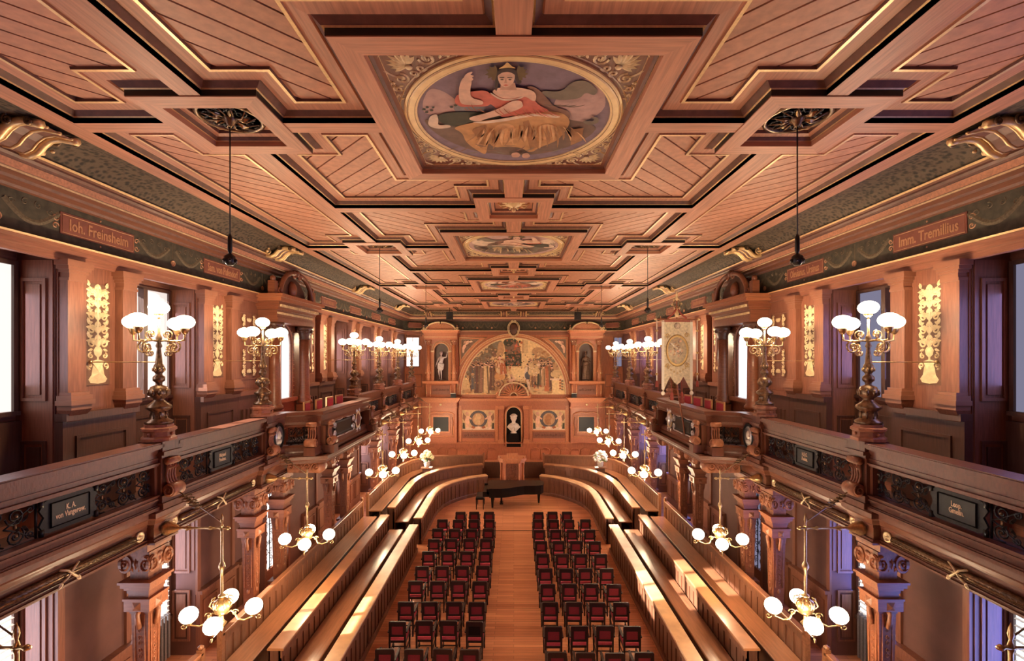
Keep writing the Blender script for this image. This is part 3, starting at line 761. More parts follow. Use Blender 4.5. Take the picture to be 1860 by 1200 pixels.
for ci, yc in enumerate(CENT):
    last = ci == 4; far = yc > 17
    ve = 3.2 if last else 3.36
    if ci > 0: sqframe(0, yc, 1.805, 1.53)
    for sx in (-1, 1):
        if ci > 0:
            sqframe(sx * 3.8, yc, .775, .52)
            if sx > 0: mbeam(1.805, 3.025, yc - .13, yc + .13, 'ceil_x'); mbeam(4.575, PX, yc - .13, yc + .13, 'ceil_x')
            else: mbeam(-3.025, -1.805, yc - .13, yc + .13, 'ceil_x'); mbeam(-PX, -4.575, yc - .13, yc + .13, 'ceil_x')
        mbeam(sx * 3.8 - .125, sx * 3.8 + .125, yc + .775, min(yc + 6.225, YE), 'ceil_y')
        if not last: mbeam(*sorted((sx * .78, sx * 3.675)), yc + 3.36, yc + 3.64, 'ceil_x')
    if not last: sqframe(0, yc + 3.5, .78, .53)
    mbeam(-.17, .17, yc + 1.805, yc + (2.72 if not last else 3.2), 'ceil_y')
    if ci > 0: mbeam(-.17, .17, yc - 2.72, yc - 1.805, 'ceil_y')
    inner = [(1.805, .13), (3.025, .13), (3.025, .775), (3.675, .775), (3.675, 3.36), (.78, 3.36), (.78, 2.72), (.17, 2.72), (.17, 1.805), (1.805, 1.805)]
    inner_l = [(1.805, .13), (3.025, .13), (3.025, .775), (3.675, .775), (3.675, 3.2), (.17, 3.2), (.17, 1.805), (1.805, 1.805)]
    for sx in (-1, 1):
        for sv in ((1, -1) if ci > 0 else (1,)):
            P = mir(inner_l if (last and sv > 0) else inner, sx, sv, yc)
            molding(P); planks(offs(P, .30), (PI / 4 if sx * sv > 0 else -PI / 4), far)
        oe = 6.87 if not last else 3.2
        if last: O = [(4.575, .13), (PX, .13), (PX, 3.2), (3.925, 3.2), (3.925, .775), (4.575, .775)]
        else: O = [(4.575, .13), (PX, .13), (PX, 6.87), (4.575, 6.87), (4.575, 6.225), (3.925, 6.225), (3.925, .775), (4.575, .775)]
        P = mir(O, sx, 1, yc); molding(P); planks(offs(P, .30), (PI / 4 if sx < 0 else -PI / 4), far)
FAR_PLANKS.build('plank_field', ceiling)['kind'] = 'stuff'
SM = [(0, -.01), (0, .06), (.012, .07), (.025, .06), (.06, .10), (.12, .12), (.14, .17)]
SMM = ['black', 'gold', 'gold', 'ceil_dark', 'ceil_y', 'ceil_dark', 'ceil_dark']
# rosettes in the side squares, bosses in the centre squares
def rosette():
    q = MB(); q.lathe([(.42, 0), (.42, -.03), (.38, -.045), (.36, -.02), (.36, 0)], 24, 'bronze')
    r = MB()
    for k in range(12):
        a = 2 * PI * k / 12
        r.tube([(x, y, -.03) for x, y in spiral(.24 * math.cos(a), .24 * math.sin(a), .085, 1.4, a, 1, 12)], .013, 'iron', 4)
        r.tube([(.08 * math.cos(a), .08 * math.sin(a), -.04), (.2 * math.cos(a + .2), .2 * math.sin(a + .2), -.07), (.34 * math.cos(a), .34 * math.sin(a), -.03)], .012, 'bronze', 4)
    for k in range(6):
        a = 2 * PI * k / 6
        r.leaf(.1 * math.cos(a), .1 * math.sin(a), a, .16, .07, 'brass', -.05, -.04)
    r.lathe([(.001, -.14), (.04, -.12), (.06, -.08), (.1, -.05), (.1, 0)], 12, 'bronze')
    return q.mesh('rosette'), r.mesh('rosette_scrolls')
RO = rosette()
BO = MB(); BO.lathe([(.001, -.20), (.035, -.18), (.05, -.14), (.02, -.11), (.05, -.09), (.14, -.06), (.2, -.02), (.2, 0)], 16, 'gilt_ring')
for k in range(10):
    a = 2 * PI * k / 10; BO.tube([(.14 * math.cos(a), .14 * math.sin(a), -.03), (.27 * math.cos(a), .27 * math.sin(a), -.05), (.33 * math.cos(a), .33 * math.sin(a), -.0)], .02, 'gilt_ring', 5)
BO = BO.mesh('gilt_boss')
BK = MB(); BK.box(-.5, .5, -.5, .5, 0, .03, 'plank'); BK = BK.mesh('coffer_board')
for ci, yc in enumerate(CENT):
    if ci > 0:
        for sx in (-1, 1):
            h = .519; P = [(sx * 3.8 - h, yc - h), (sx * 3.8 + h, yc - h), (sx * 3.8 + h, yc + h), (sx * 3.8 - h, yc + h)]
            molding(P, SM, SMM); obj('coffer_board', BK, ceiling, (sx * 3.8, yc, ZC + .16))
            o = obj('rosette', RO[0], ceiling, (sx * 3.8, yc, ZC + .155)); obj('rosette_scrolls', RO[1], o)
    if ci < 4:
        h = .529; y2 = yc + 3.5; P = [(-h, y2 - h), (h, y2 - h), (h, y2 + h), (-h, y2 + h)]
        molding(P, SM, SMM); obj('coffer_board', BK, ceiling, (0, y2, ZC + .16)); obj('gilt_boss', BO, ceiling, (0, y2, ZC + .155))
# ================================================================ CEILING PAINTINGS
MUSE = [
 ('cloud', ((-1.138,-0.455),(-0.99,-0.771),(-0.829,-0.695),(-0.682,-0.455),(-0.766,-0.146),(-1.174,-0.146))),
 ('cloud', ((0.481,-0.455),(0.666,-0.808),(0.908,-1.021),(1.059,-0.771),(1.188,-0.282),(0.901,0.095),(0.574,-0.192))),
 ('ground', ((-1.217,-0.052),(-1.03,-0.004),(-0.433,-0.099),(0.758,-0.052),(1.16,0.145),(1.103,0.411),(0.857,0.759),(0.46,1.012),(0.003,1.079),(-0.563,0.947),(-0.918,0.639),(-1.131,0.302))),
 ('blue', ((-0.348,-0.317),(-0.381,-0.242),(-0.463,-0.186),(-0.572,-0.165),(-0.678,-0.186),(-0.749,-0.242),(-0.768,-0.317),(-0.731,-0.391),(-0.649,-0.444),(-0.544,-0.463),(-0.443,-0.444),(-0.371,-0.391))),
 ('leaf', ((-1.123,-0.291),(-1.128,-0.28),(-1.138,-0.272),(-1.151,-0.269),(-1.162,-0.272),(-1.169,-0.28),(-1.17,-0.291),(-1.165,-0.302),(-1.155,-0.31),(-1.142,-0.313),(-1.131,-0.31),(-1.124,-0.302))),
 ('leaf', ((-1.074,-0.344),(-1.078,-0.333),(-1.088,-0.325),(-1.099,-0.322),(-1.109,-0.325),(-1.115,-0.333),(-1.116,-0.344),(-1.111,-0.355),(-1.102,-0.362),(-1.091,-0.365),(-1.081,-0.362),(-1.075,-0.355))),
 ('leaf', ((-1.028,-0.273),(-1.033,-0.262),(-1.043,-0.254),(-1.055,-0.251),(-1.066,-0.254),(-1.074,-0.262),(-1.075,-0.273),(-1.07,-0.284),(-1.06,-0.293),(-1.047,-0.295),(-1.036,-0.293),(-1.029,-0.284))),
 ('leaf', ((-0.763,-0.357),(-0.767,-0.346),(-0.777,-0.338),(-0.789,-0.335),(-0.8,-0.338),(-0.808,-0.346),(-0.809,-0.357),(-0.805,-0.367),(-0.795,-0.375),(-0.783,-0.378),(-0.772,-0.375),(-0.765,-0.367))),
 ('leaf', ((-0.707,-0.395),(-0.712,-0.385),(-0.721,-0.377),(-0.733,-0.374),(-0.744,-0.377),(-0.752,-0.385),(-0.753,-0.395),(-0.749,-0.406),(-0.739,-0.414),(-0.728,-0.417),(-0.717,-0.414),(-0.709,-0.406))),
 ('leaf', ((-1.001,-0.348),(-1.005,-0.339),(-1.013,-0.333),(-1.023,-0.331),(-1.031,-0.333),(-1.037,-0.339),(-1.038,-0.348),(-1.034,-0.357),(-1.026,-0.363),(-1.017,-0.365),(-1.008,-0.363),(-1.002,-0.357))),
 ('leaf', ((-1.098,-0.238),(-1.103,-0.226),(-1.113,-0.218),(-1.126,-0.215),(-1.137,-0.218),(-1.144,-0.226),(-1.145,-0.238),(-1.14,-0.249),(-1.13,-0.257),(-1.117,-0.26),(-1.106,-0.257),(-1.099,-0.249))),
 ('olive', ((0.306,-0.733),(0.571,-0.695),(0.674,-0.917),(0.839,-0.934),(1.001,-0.733),(0.978,-0.617),(0.855,-0.695),(0.809,-0.557),(0.589,-0.517),(0.404,-0.577))),
 ('brown', ((0.13,-0.827),(0.259,-0.808),(0.404,-0.577),(0.511,-0.37),(0.707,-0.282),(0.758,-0.052),(0.535,-0.099),(0.326,-0.37))),
 ('leaf', ((-0.999,-0.192),(-0.705,-0.26),(-0.188,-0.215),(-0.167,-0.099),(-0.587,-0.004),(-0.752,0.145),(-0.988,0.045))),
 ('linen', ((-1.171,0.095),(-1.102,-0.146),(-0.995,-0.215),(-0.997,-0.052),(-1.033,0.095),(-0.868,0.07),(-0.854,0.156),(-1.063,0.197))),
 ('ochre', ((-0.853,0.145),(-0.438,-0.028),(-0.094,-0.099),(0.261,-0.282),(0.615,-0.26),(0.758,-0.052),(0.738,0.197),(0.642,0.523),(0.493,0.669),(0.389,0.759),(0.258,0.96),(0.113,0.759),(-0.107,0.729),(-0.3,0.759),(-0.373,0.58),(-0.424,0.98),(-0.48,0.98),(-0.699,0.61),(-0.719,0.302))),
 ('ochre2', ((-0.276,0.197),(-0.221,0.07),(-0.096,0.021),(0.028,0.12),(0.016,0.523),(-0.105,0.61),(-0.25,0.523))),
 ('ochre3', ((0.125,-0.004),(0.198,-0.052),(0.373,0.729),(0.254,0.852))),
 ('ochre3', ((-0.606,0.197),(-0.344,0.045),(-0.41,0.302),(-0.452,0.759),(-0.521,0.759),(-0.508,0.411))),
 ('ochre2', ((0.304,0.145),(0.447,0.021),(0.631,0.145),(0.557,0.466),(0.429,0.523))),
 ('ochre3', ((-0.302,0.197),(-0.264,0.197),(-0.266,0.58),(-0.321,0.61))),
 ('ochre3', ((0.789,0.197),(0.959,0.145),(0.988,0.523),(0.846,0.669))),
 ('olive', ((0.905,-0.052),(1.055,-0.028),(1.069,-0.09),(0.989,-0.137),(1.107,-0.146),(1.141,-0.028),(1.094,0.055),(0.968,0.045))),
 ('coral', ((-0.324,-0.733),(-0.153,-0.617),(0.047,-0.597),(0.222,-0.676),(0.287,-0.455),(0.495,-0.282),(0.145,-0.229),(-0.166,-0.123),(-0.174,-0.26),(-0.271,-0.455),(-0.36,-0.496))),
 ('coral', ((-0.519,-0.733),(-0.3,-0.771),(-0.256,-0.537),(-0.32,-0.404),(-0.55,-0.404),(-0.666,-0.391),(-0.734,-0.496),(-0.691,-0.656),(-0.61,-0.695))),
 ('skin', ((-0.269,-0.733),(-0.169,-0.827),(0.023,-0.827),(0.218,-0.771),(0.277,-0.656),(0.263,-0.496),(0.134,-0.649),(-0.02,-0.585),(-0.153,-0.597))),
 ('linen', ((-0.28,-0.733),(-0.154,-0.577),(0.025,-0.585),(0.134,-0.649),(0.113,-0.609),(0.002,-0.537),(-0.155,-0.545),(-0.272,-0.676))),
 ('skin2', ((-0.145,-0.917),(0.013,-0.917),(0.035,-0.771),(-0.16,-0.771))),
 ('hair', ((-0.202,-1.055),(-0.178,-1.16),(-0.077,-1.211),(0.032,-1.167),(0.074,-1.021),(0.097,-0.917),(0.044,-0.881),(0.002,-1.055),(-0.161,-1.072),(-0.17,-0.917),(-0.204,-0.733),(-0.223,-0.808))),
 ('skin', ((-0.181,-1.072),(-0.155,-1.138),(-0.078,-1.167),(0.002,-1.128),(0.018,-1.038),(0.002,-0.934),(-0.045,-0.852),(-0.094,-0.83),(-0.142,-0.863),(-0.173,-0.952))),
 ('hair', ((-0.196,-1.021),(-0.179,-1.147),(-0.078,-1.202),(0.032,-1.16),(0.044,-0.987),(0.012,-1.082),(-0.048,-1.128),(-0.119,-1.121),(-0.161,-1.082))),
 ('laurel', ((-0.328,-1.082),(-0.271,-1.115),(-0.307,-1.18),(-0.254,-1.167),(-0.275,-1.234),(-0.217,-1.202),(-0.205,-1.255),(-0.174,-1.18),(-0.192,-1.055),(-0.21,-0.969),(-0.257,-0.987),(-0.24,-1.038),(-0.297,-1.004),(-0.274,-1.062))),
 ('laurel', ((0.168,-1.095),(0.119,-1.121),(0.152,-1.186),(0.102,-1.173),(0.12,-1.234),(0.071,-1.208),(0.057,-1.255),(0.032,-1.18),(0.047,-1.055),(0.064,-0.969),(0.106,-0.987),(0.094,-1.038),(0.146,-1.014),(0.124,-1.068))),
 ('goldp', ((-0.178,-1.18),(-0.117,-1.23),(-0.092,-1.265),(-0.066,-1.305),(-0.041,-1.265),(-0.018,-1.23),(0.038,-1.192),(-0.067,-1.211))),
 ('skin', ((-0.603,-0.952),(-0.562,-1.038),(-0.485,-1.048),(-0.473,-0.952),(-0.508,-0.808),(-0.517,-0.617),(-0.367,-0.557),(-0.385,-0.455),(-0.647,-0.463),(-0.663,-0.617),(-0.64,-0.808))),
 ('skin', ((-0.563,-1.028),(-0.525,-1.105),(-0.456,-1.147),(-0.45,-1.121),(-0.486,-1.088),(-0.435,-1.062),(-0.47,-1.038),(-0.448,-1.0),(-0.499,-0.945),(-0.562,-0.945))),
 ('skin', ((0.103,-0.545),(0.122,-0.404),(-0.14,-0.229),(-0.358,-0.137),(-0.461,-0.052),(-0.578,-0.099),(-0.583,-0.155),(-0.521,-0.201),(-0.35,-0.273),(-0.159,-0.404),(-0.043,-0.545),(0.047,-0.577))),
 ('linen', ((-0.583,-0.052),(-0.411,-0.061),(-0.094,-0.155),(0.284,-0.282),(0.62,-0.215),(0.579,-0.146),(0.263,-0.219),(-0.095,-0.076),(-0.391,-0.004))),
 ('skin2', ((-0.039,0.896),(0.059,0.852),(0.11,0.947),(0.075,1.045),(-0.026,1.045))),
 ('skin2', ((0.13,0.915),(0.213,0.871),(0.265,0.999),(0.205,1.079),(0.132,1.045))),
 ('hair', ((-0.158,-1.048),(-0.104,-1.055),(-0.105,-1.041),(-0.158,-1.035))),
 ('hair', ((-0.07,-1.055),(-0.014,-1.048),(-0.014,-1.035),(-0.07,-1.041))),
 ('hair', ((-0.155,-1.011),(-0.13,-1.024),(-0.109,-1.011),(-0.13,-0.997))),
 ('hair', ((-0.064,-1.011),(-0.043,-1.024),(-0.019,-1.011),(-0.043,-0.997))),
 ('skin2', ((-0.095,-1.028),(-0.082,-1.028),(-0.075,-0.945),(-0.107,-0.945))),
 ('coral', ((-0.124,-0.91),(-0.09,-0.924),(-0.057,-0.91),(-0.091,-0.888))),
]

def recol(m, k):
    if k == 0: return m
    T = [{'coral': 'skin', 'ochre': 'olive', 'ochre2': 'cream2', 'ochre3': 'ground', 'cloud': 'linen', 'dusk': 'cloud', 'blue': 'coral'},
         {'coral': 'rust', 'ochre': 'rust', 'ochre2': 'coral', 'ochre3': 'brown', 'cloud': 'linen', 'dusk': 'cloud'},
         {'coral': 'blue', 'ochre': 'dusk', 'ochre2': 'linen', 'ochre3': 'ground', 'dusk': 'cloud'}][k - 1]
    return T.get(m, m)
CO = MB()
cc = -1.15
for k in range(9): CO.leaf(cc - .02, cc - .02, -PI * .75 + (k - 4) * .36, .24 - .012 * abs(k - 4), .062, 'gilt', .014, 0)
CO.ell(cc, cc, .01, .045, .045, .015, 'gilt', 8, 4)
for sw in (0, 1):
    def P(L): return [((y, x) if sw else (x, y)) for x, y in L]
    CO.ribbon(P(arc(cc - .05, cc - .05, .27, .27, -PI * .75, -PI * .05, 10)), .03, 'gilt', .012)
    for (x, y, r, t_, a0, d_) in ((-.93, -1.28, .095, 1.6, PI, -1), (-.73, -1.37, .065, 1.4, PI, 1), (-1.02, -1.12, .06, 1.3, 0, 1), (-.58, -1.41, .035, 1.2, PI, -1), (-.84, -1.40, .03, 1.1, PI, 1)):
        CO.ribbon(P(spiral(x, y, r, t_, a0, d_)), .03, 'gilt', .012)
    CO.ribbon(P([(-1.44, -1.445), (-.3, -1.445)]), .022, 'gilt', .01)
    for k in range(5): CO.leaf(*P([(-.86 + .09 * k, -1.33 - .018 * k)])[0], (1.9 if not sw else -.3), .07, .035, 'gilt', .01)
    CO.ribbon(P(arc(0, 0, 1.475, 1.475, -PI * .75, -PI * .57, 12)), .018, 'gilt', .01)
COM = CO.mesh('corner_scrollwork')
for ci, yc in enumerate(CENT[1:]):
    t = thing('ceiling_painting', ['round ceiling painting of a seated laurel-wreathed woman in red and ochre, closest to the viewer',
        'second round ceiling painting from the viewer, pale reclining figure in a gilt ring',
        'third round ceiling painting from the viewer, red-robed figure in a gilt ring',
        'fourth and smallest-looking round ceiling painting, just before the painted end wall'][ci], 'painting', (0, yc, ZC), group='round ceiling paintings')
    q = MB(); q.box(-1.44, 1.44, -1.44, 1.44, .11, .14, 'ornament_back' if False else 'wood_wall'); q.build('field_board', t)
    h = 1.529; q = MB(); q.sweep([(-h, -h), (h, -h), (h, h), (-h, h)], [(0, -.01), (0, .06), (.01, .07), (.02, .06), (.05, .09), (.10, .10), (.11, .12)], 'ceil_dark', close=True, mats=['black', 'gold', 'ceil_dark', 'ceil_dark', 'wood_wall', 'gold', 'gold'], solid=False)
    q.build('square_molding', t)
    for k in range(4):
        o = obj('corner_scrollwork', COM, t, (0, 0, .108), (PI, 0, PI / 2 * k))
    q = MB(); q.lathe([(1.43, .11), (1.43, .088), (1.41, .078), (1.385, .080), (1.375, .070), (1.305, .074), (1.295, .082), (1.272, .084), (1.265, .095), (1.265, .11)], 72, 'gilt_ring', smooth=False)
    q.f.pop(); q.f.pop(); q.fm = q.fm[:-2]; q.sm = q.sm[:-2]; rg = q.build('ring_frame', t)
    q = MB()
    for (r_, z_, w_) in ((1.395, .079, .004), (1.300, .080, .004)): q.tube([(r_ * math.cos(2 * PI * i / 72), r_ * math.sin(2 * PI * i / 72), z_) for i in range(72)], w_, 'ceil_dark', 4, close=True)
    q.build('ring_groove', rg)
    q = MB(); z = .100
    q.poly([(1.27 * math.cos(2 * PI * i / 64), 1.27 * math.sin(2 * PI * i / 64), z) for i in range(64)], 'paint_' + recol('dusk', ci))
    fx = -1 if ci in (1, 3) else 1
    for k, (m, p) in enumerate(MUSE):
        p = smooth_poly(p)
        q.poly([(fx * x, y, z - .0012 * (k + 1)) for x, y in p], 'paint_' + recol(m, ci))
    zz = z - .0012 * (len(MUSE) + 2)
    def stroke(a, b, w, m, bend=.04):
        dx, dy = b[0] - a[0], b[1] - a[1]; L = math.hypot(dx, dy); nx, ny = -dy / L, dx / L
        pts = [a, (a[0] + dx * .35 + nx * (bend + w), a[1] + dy * .35 + ny * (bend + w)), (a[0] + dx * .7 + nx * (bend * .8 + w), a[1] + dy * .7 + ny * (bend * .8 + w)), b,
               (a[0] + dx * .7 + nx * (bend * .8 - w), a[1] + dy * .7 + ny * (bend * .8 - w)), (a[0] + dx * .35 + nx * (bend - w), a[1] + dy * .35 + ny * (bend - w))]
        q.poly([(fx * x, y, zz) for x, y in smooth_poly(pts, 1)], 'paint_' + recol(m, ci))
    rs = random.Random(4)
    for k in range(26):
        x = -.55 + k * .055; stroke((x * .9 + .05, .02 + rs.uniform(0, .1)), (x * 1.25 + rs.uniform(-.05, .05), .42 + rs.uniform(0, .42) * (1 - abs(x) * .5)), .010 + rs.uniform(0, .010), ('ochre3', 'ochre2', 'ochre3')[k % 3], rs.uniform(-.06, .06))
    for k in range(12):
        stroke((-.25 + .06 * k, -.42 + rs.uniform(-.03, .05)), (-.12 + .07 * k, -.24 + rs.uniform(0, .06)), .008, ('rust', 'coral')[k % 2], .03)
    for k in range(9): stroke((-.62 + .05 * k, -.50 + rs.uniform(-.08, .1)), (-.55 + .05 * k, -.36 + rs.uniform(-.05, .05)), .007, 'rust', .02) if k < 5 else stroke((.35 + .09 * (k - 5), -.62 + .02 * k), (.6 + .1 * (k - 5), -.5), .012, 'ground', .03)
    for k in range(14): stroke((-1.0 + .14 * k, .62 + rs.uniform(-.1, .25)), (-.8 + .14 * k, .66 + rs.uniform(-.05, .25)), .012, ('ground', 'brown', 'olive')[k % 3], .02)
    q.build('canvas', t)

# ================================================================ GALLERIES
XG = 6.24
def gal_path(s):
    pts = [(s * XG, YN)]
    for p in POSTS:
        if p < 0: continue
        pts += [(s * XG, p - .22), (s * (XG - .12), p - .22), (s * (XG - .12), p + .22), (s * XG, p + .22)]
    return pts + [(s * XG, 30.6)]
GP = [(-.3, 3.84), (.06, 3.84), (.06, 3.875), (.03, 3.88), (.03, 3.915), (0, 3.92), (0, 4.12), (.035, 4.13), (.035, 4.17), (.06, 4.19), (.10, 4.27), (.14, 4.31), (.14, 4.39), (.10, 4.42), (-.3, 4.42)]
def lgarland():
    q = MB(); L = 1.16
    q.tube([(-L, 0, 0), (L, 0, 0)], .06, 'bronze', 8)
    for i in range(34):
        x = -L + .03 + i * .068
        for a in (-.9, 0, .9):
            y = .06 * math.sin(a); z = .06 * math.cos(a)
            q.add([(x, y - .018, z), (x + .08, y, z + .012), (x, y + .018, z), (x + .02, y, z + .022)], [(0, 1, 3), (1, 2, 3)], 'bronze')
    m1 = q.mesh('laurel_garland')
    q = MB()
    for sx in (-1, 1):
        q.tube([(sx * .12, -.1, .05), (sx * .04, -.04, .075), (-sx * .04, .05, .075), (-sx * .14, .1, .05)], .018, 'gilt', 4)
        q.leaf(sx * .10, -.08, -PI / 2 + sx * .7, .1, .06, 'gilt', .02, .06)
    return m1, q.mesh('gilt_ribbon_cross')
LG = lgarland()
q = MB(); q.lathe([(.085, 0), (.085, .03), (.06, .035), (.055, .01), (.02, .01), (.015, .04), (.001, .05)], 16, 'gilt'); RING = q.mesh('gilt_ring_boss')
def grille_mesh(w=1.16, h=.5):
    q = MB(); z = .0
    def T(p, r=.011): q.tube([(x, y, z) for x, y in p], r, 'iron', 4)
    n = 3; dx = w / n
    for i in range(n):
        cx = -w / 2 + dx * (i + .5)
        for sy in (-1, 1):
            T(spiral(cx - .06, sy * .125, .115, 1.9, sy * 1.2 + i, sy, 20), .013)
            T(spiral(cx + .12, sy * .16, .06, 1.5, 2.0, -sy, 14))
            T([(cx - dx / 2, 0), (cx - .08, sy * .05), (cx + .05, sy * .14), (cx + dx / 2, sy * .22)])
            q.ell(cx - .06, sy * .125, .012, .022, .022, .022, 'bronze', 6, 4)
            q.leaf(cx + .02, sy * .02, sy * .8, .13, .05, 'iron', .03, 0); q.leaf(cx, sy * .02, PI - sy * .8, .10, .05, 'iron', .03, 0)
        q.tube([(cx - .06, -.03, 0), (cx - .06, .03, 0)], .018, 'bronze', 5)
    for y in (-h / 2, h / 2): q.box(-w / 2, w / 2, y - .01, y + .01, -.01, .01, 'iron')
    for x in (-w / 2, w / 2): q.box(x - .01, x + .01, -h / 2, h / 2, -.01, .01, 'iron')
    return q.mesh('iron_grille')
GR = grille_mesh(); GRS = grille_mesh(.9, .5)
def plaque_mesh():
    q = MB()
    pl = [(-.36, -.2), (-.42, -.1), (-.36, 0), (-.42, .1), (-.36, .2), (-.3, .22), (.3, .22), (.36, .2), (.42, .1), (.36, 0), (.42, -.1), (.36, -.2), (.3, -.22), (-.3, -.22)]
    q.prism(pl, 0, .03, 'iron')
    q.box(-.27, .27, -.15, .15, .03, .04, 'slate'); q.ribbon([(-.28, -.16), (.28, -.16), (.28, .16), (-.28, .16)], .02, 'iron', .025, .03, close=True)
    for x in (-.4, .4):
        for y in (-.19, .19): q.lathe([(.03, y - .045), (.03, y + .045)], 8, 'iron', x, 0, .03, axis='y')
    return q.mesh('name_plaque')
PLQ = plaque_mesh()
def rail_profile_box(q, L, m='wood_rail'):
    for (y0, y1, z0, z1) in ((.73, .76, -.10, .125), (.76, .79, -.10, .15), (.79, .85, -.10, .11), (.85, .87, -.11, .135), (.87, .94, -.12, .12), (.94, .96, -.12, .14), (.96, 1.03, -.12, .155), (1.03, 1.05, -.14, .20), (1.05, 1.11, -.16, .22), (1.11, 1.13, -.15, .20)):
        q.box(-L / 2, L / 2, y0, y1, z0, z1, m)
RAILM = {}
def rail_parts(L):
    k = round(L, 2)
    if k not in RAILM:
        q = MB(); rail_profile_box(q, L); a = q.mesh('top_rail')
        q = MB()
        for (y0, y1, z0, z1) in ((0, .05, -.14, .18), (.05, .07, -.14, .15), (.07, .15, -.12, .12), (.15, .18, -.12, .15), (.18, .21, -.12, .13), (.21, .24, -.1, .15)): q.box(-L / 2, L / 2, y0, y1, z0, z1, 'wood_rail')
        RAILM[k] = (a, q.mesh('base_rail'))
    return RAILM[k]
def post_parts():
    q = MB()
    for (w, z0, z1, y0, y1) in ((.44, -.2, .24, 0, .1), (.38, -.17, .2, .1, .22), (.34, -.15, .16, .22, .86), (.40, -.18, .2, .86, .92), (.46, -.22, .26, .92, .98), (.42, -.2, .22, .98, 1.15)):
        q.box(-w / 2, w / 2, y0, y1, z0, z1, 'wood_rail')
    a = q.mesh('post_body')
    q = MB()
    for x in (-.09, -.03, .03, .09):
        q.tube([(x, .82, .2), (x, .7, .22), (x, .55, .20), (x, .45, .22), (x, .36, .28)], .022, 'wood_carved', 5)
    q.lathe([(.10, -.14), (.12, -.12), (.12, .12), (.10, .14)], 14, 'wood_carved', 0, .30, .27, axis='x')
    for sx in (-1, 1): q.tube([(sx * .15, .30 + p[0], .27 + p[1]) for p in spiral(0, 0, .1, 1.6, 0, 1, 16)], .016, 'wood_carved', 4)
    q.lathe([(.06, -.13), (.07, 0), (.06, .13)], 10, 'wood_carved', 0, .80, .24, axis='x')
    for x in (-.08, 0, .08): q.leaf(x, .74, -PI / 2, .1, .06, 'wood_carved', .05, .24)
    return a, q.mesh('scroll_console')
POSTP = post_parts()
PLQ_TEXT = {(-1, 2): 'K. A.\nvon Vangerow.', (1, 2): 'Leop.\nGmelin.', (1, 3): 'H.E.G.\nPaulus.', (-1, 3): 'Michael\nPoelten.'}
def lamp_meshes():
    q = MB(); q.lathe([(.27, 0), (.27, .05), (.235, .08), (.235, .16), (.27, .18), (.27, .22), (.22, .24), (.22, .28)], 8, 'wood_carved', smooth=False, rot=PI / 8)
    for k in range(4): q.ell(.23 * math.cos(k * PI / 2), .23 * math.sin(k * PI / 2), .12, .03, .03, .03, 'wood_carved', 6, 4)
    ped = q.mesh('pedestal')
    q = MB(); q.lathe([(.20, .28), (.21, .33), (.13, .38), (.12, .50), (.195, .56), (.185, .60), (.09, .68), (.08, .72), (.145, .78), (.15, .86), (.12, .93), (.05, .96), (.05, 1.0), (.09, 1.04), (.09, 1.10), (.05, 1.14), (.05, 1.16), (.08, 1.2), (.085, 1.26), (.07, 1.31), (.055, 1.33), (.03, 1.6), (.05, 1.64), (.03, 1.7), (.05, 1.78), (.02, 1.85), (.018, 2.18)], 16, 'bronze')
    for k in range(8):
        a = k * PI / 4
        q.ell(.14 * math.cos(a), .14 * math.sin(a), .83, .035, .035, .06, 'bronze', 6, 4); q.ell(.08 * math.cos(a), .08 * math.sin(a), 1.23, .022, .022, .035, 'brass', 5, 4)
        q.tube([(.125 * math.cos(a), .125 * math.sin(a), .38), (.12 * math.cos(a), .12 * math.sin(a), .5)], .016, 'bronze', 4)
    stem = q.mesh('stem')
    q = MB()
    q.tube([(0, 0, 1.72), (.12, 0, 1.74), (.3, 0, 1.72), (.44, 0, 1.74), (.45, 0, 1.86)], .016, 'brass', 5)
    q.tube([(.05 + x, 0, 1.62 + z) for x, z in spiral(.22, 0, .12, 1.6, PI * .5, -1, 18)], .018, 'brass', 5)
    q.tube([(.05 + x, 0, 1.50 + z) for x, z in spiral(.12, .02, .07, 1.4, PI * .5, -1, 14)], .014, 'brass', 4)
    q.tube([(.02 + x, 0, 1.84 + z) for x, z in spiral(.14, 0, .09, 1.5, -PI * .5, 1, 14)], .014, 'brass', 4)
    q.lathe([(.02, 1.84), (.05, 1.87), (.07, 1.93), (.075, 1.95)], 10, 'brass', .45, 0, 0)
    arm = q.mesh('arm')
    q = MB(); q.ell(0, 0, 0, .16, .16, .12, 'lamp_glass', 16, 10); gl = q.mesh('glass_globe')
    q = MB(); q.lathe([(.02, 2.14), (.06, 2.17), (.075, 2.21)], 10, 'brass'); cup = q.mesh('top_cup')
    q = MB(); q.tube([(-.02, 0, 1.36), (-1.2, 0, 1.36)], .009, 'brass', 4); q.lathe([(.04, -.0), (.02, .03)], 8, 'brass', -1.2, 0, 1.36, axis='x'); rod = q.mesh('tie_rod')
    return ped, stem, arm, gl, cup, rod
LM = lamp_meshes()
def stand_lamp(s, p, label, lit=True):
    t = thing('gallery_lamp', label, 'lamp', (s * 6.2, p, 5.57), (0, 0, 0 if s < 0 else PI), 'standing lamps on the gallery rails')
    obj('pedestal', LM[0], t); st = obj('stem', LM[1], t); obj('top_cup', LM[4], st); obj('tie_rod', LM[5], t)
    for k in range(4):
        a = obj('arm', LM[2], t, None, (0, 0, k * PI / 2))
        obj('glass_globe', LM[3] if lit else OFF[0], a, (.45, 0, 2.06))
    obj('glass_globe', LM[3] if lit else OFF[0], t, (0, 0, 2.31))
    if not lit: return
    ld = LAMPD; lo = bpy.data.objects.new('lamp_light', ld); COL.objects.link(lo); lo.location = (s * 6.2, p, 5.57 + 2.12)
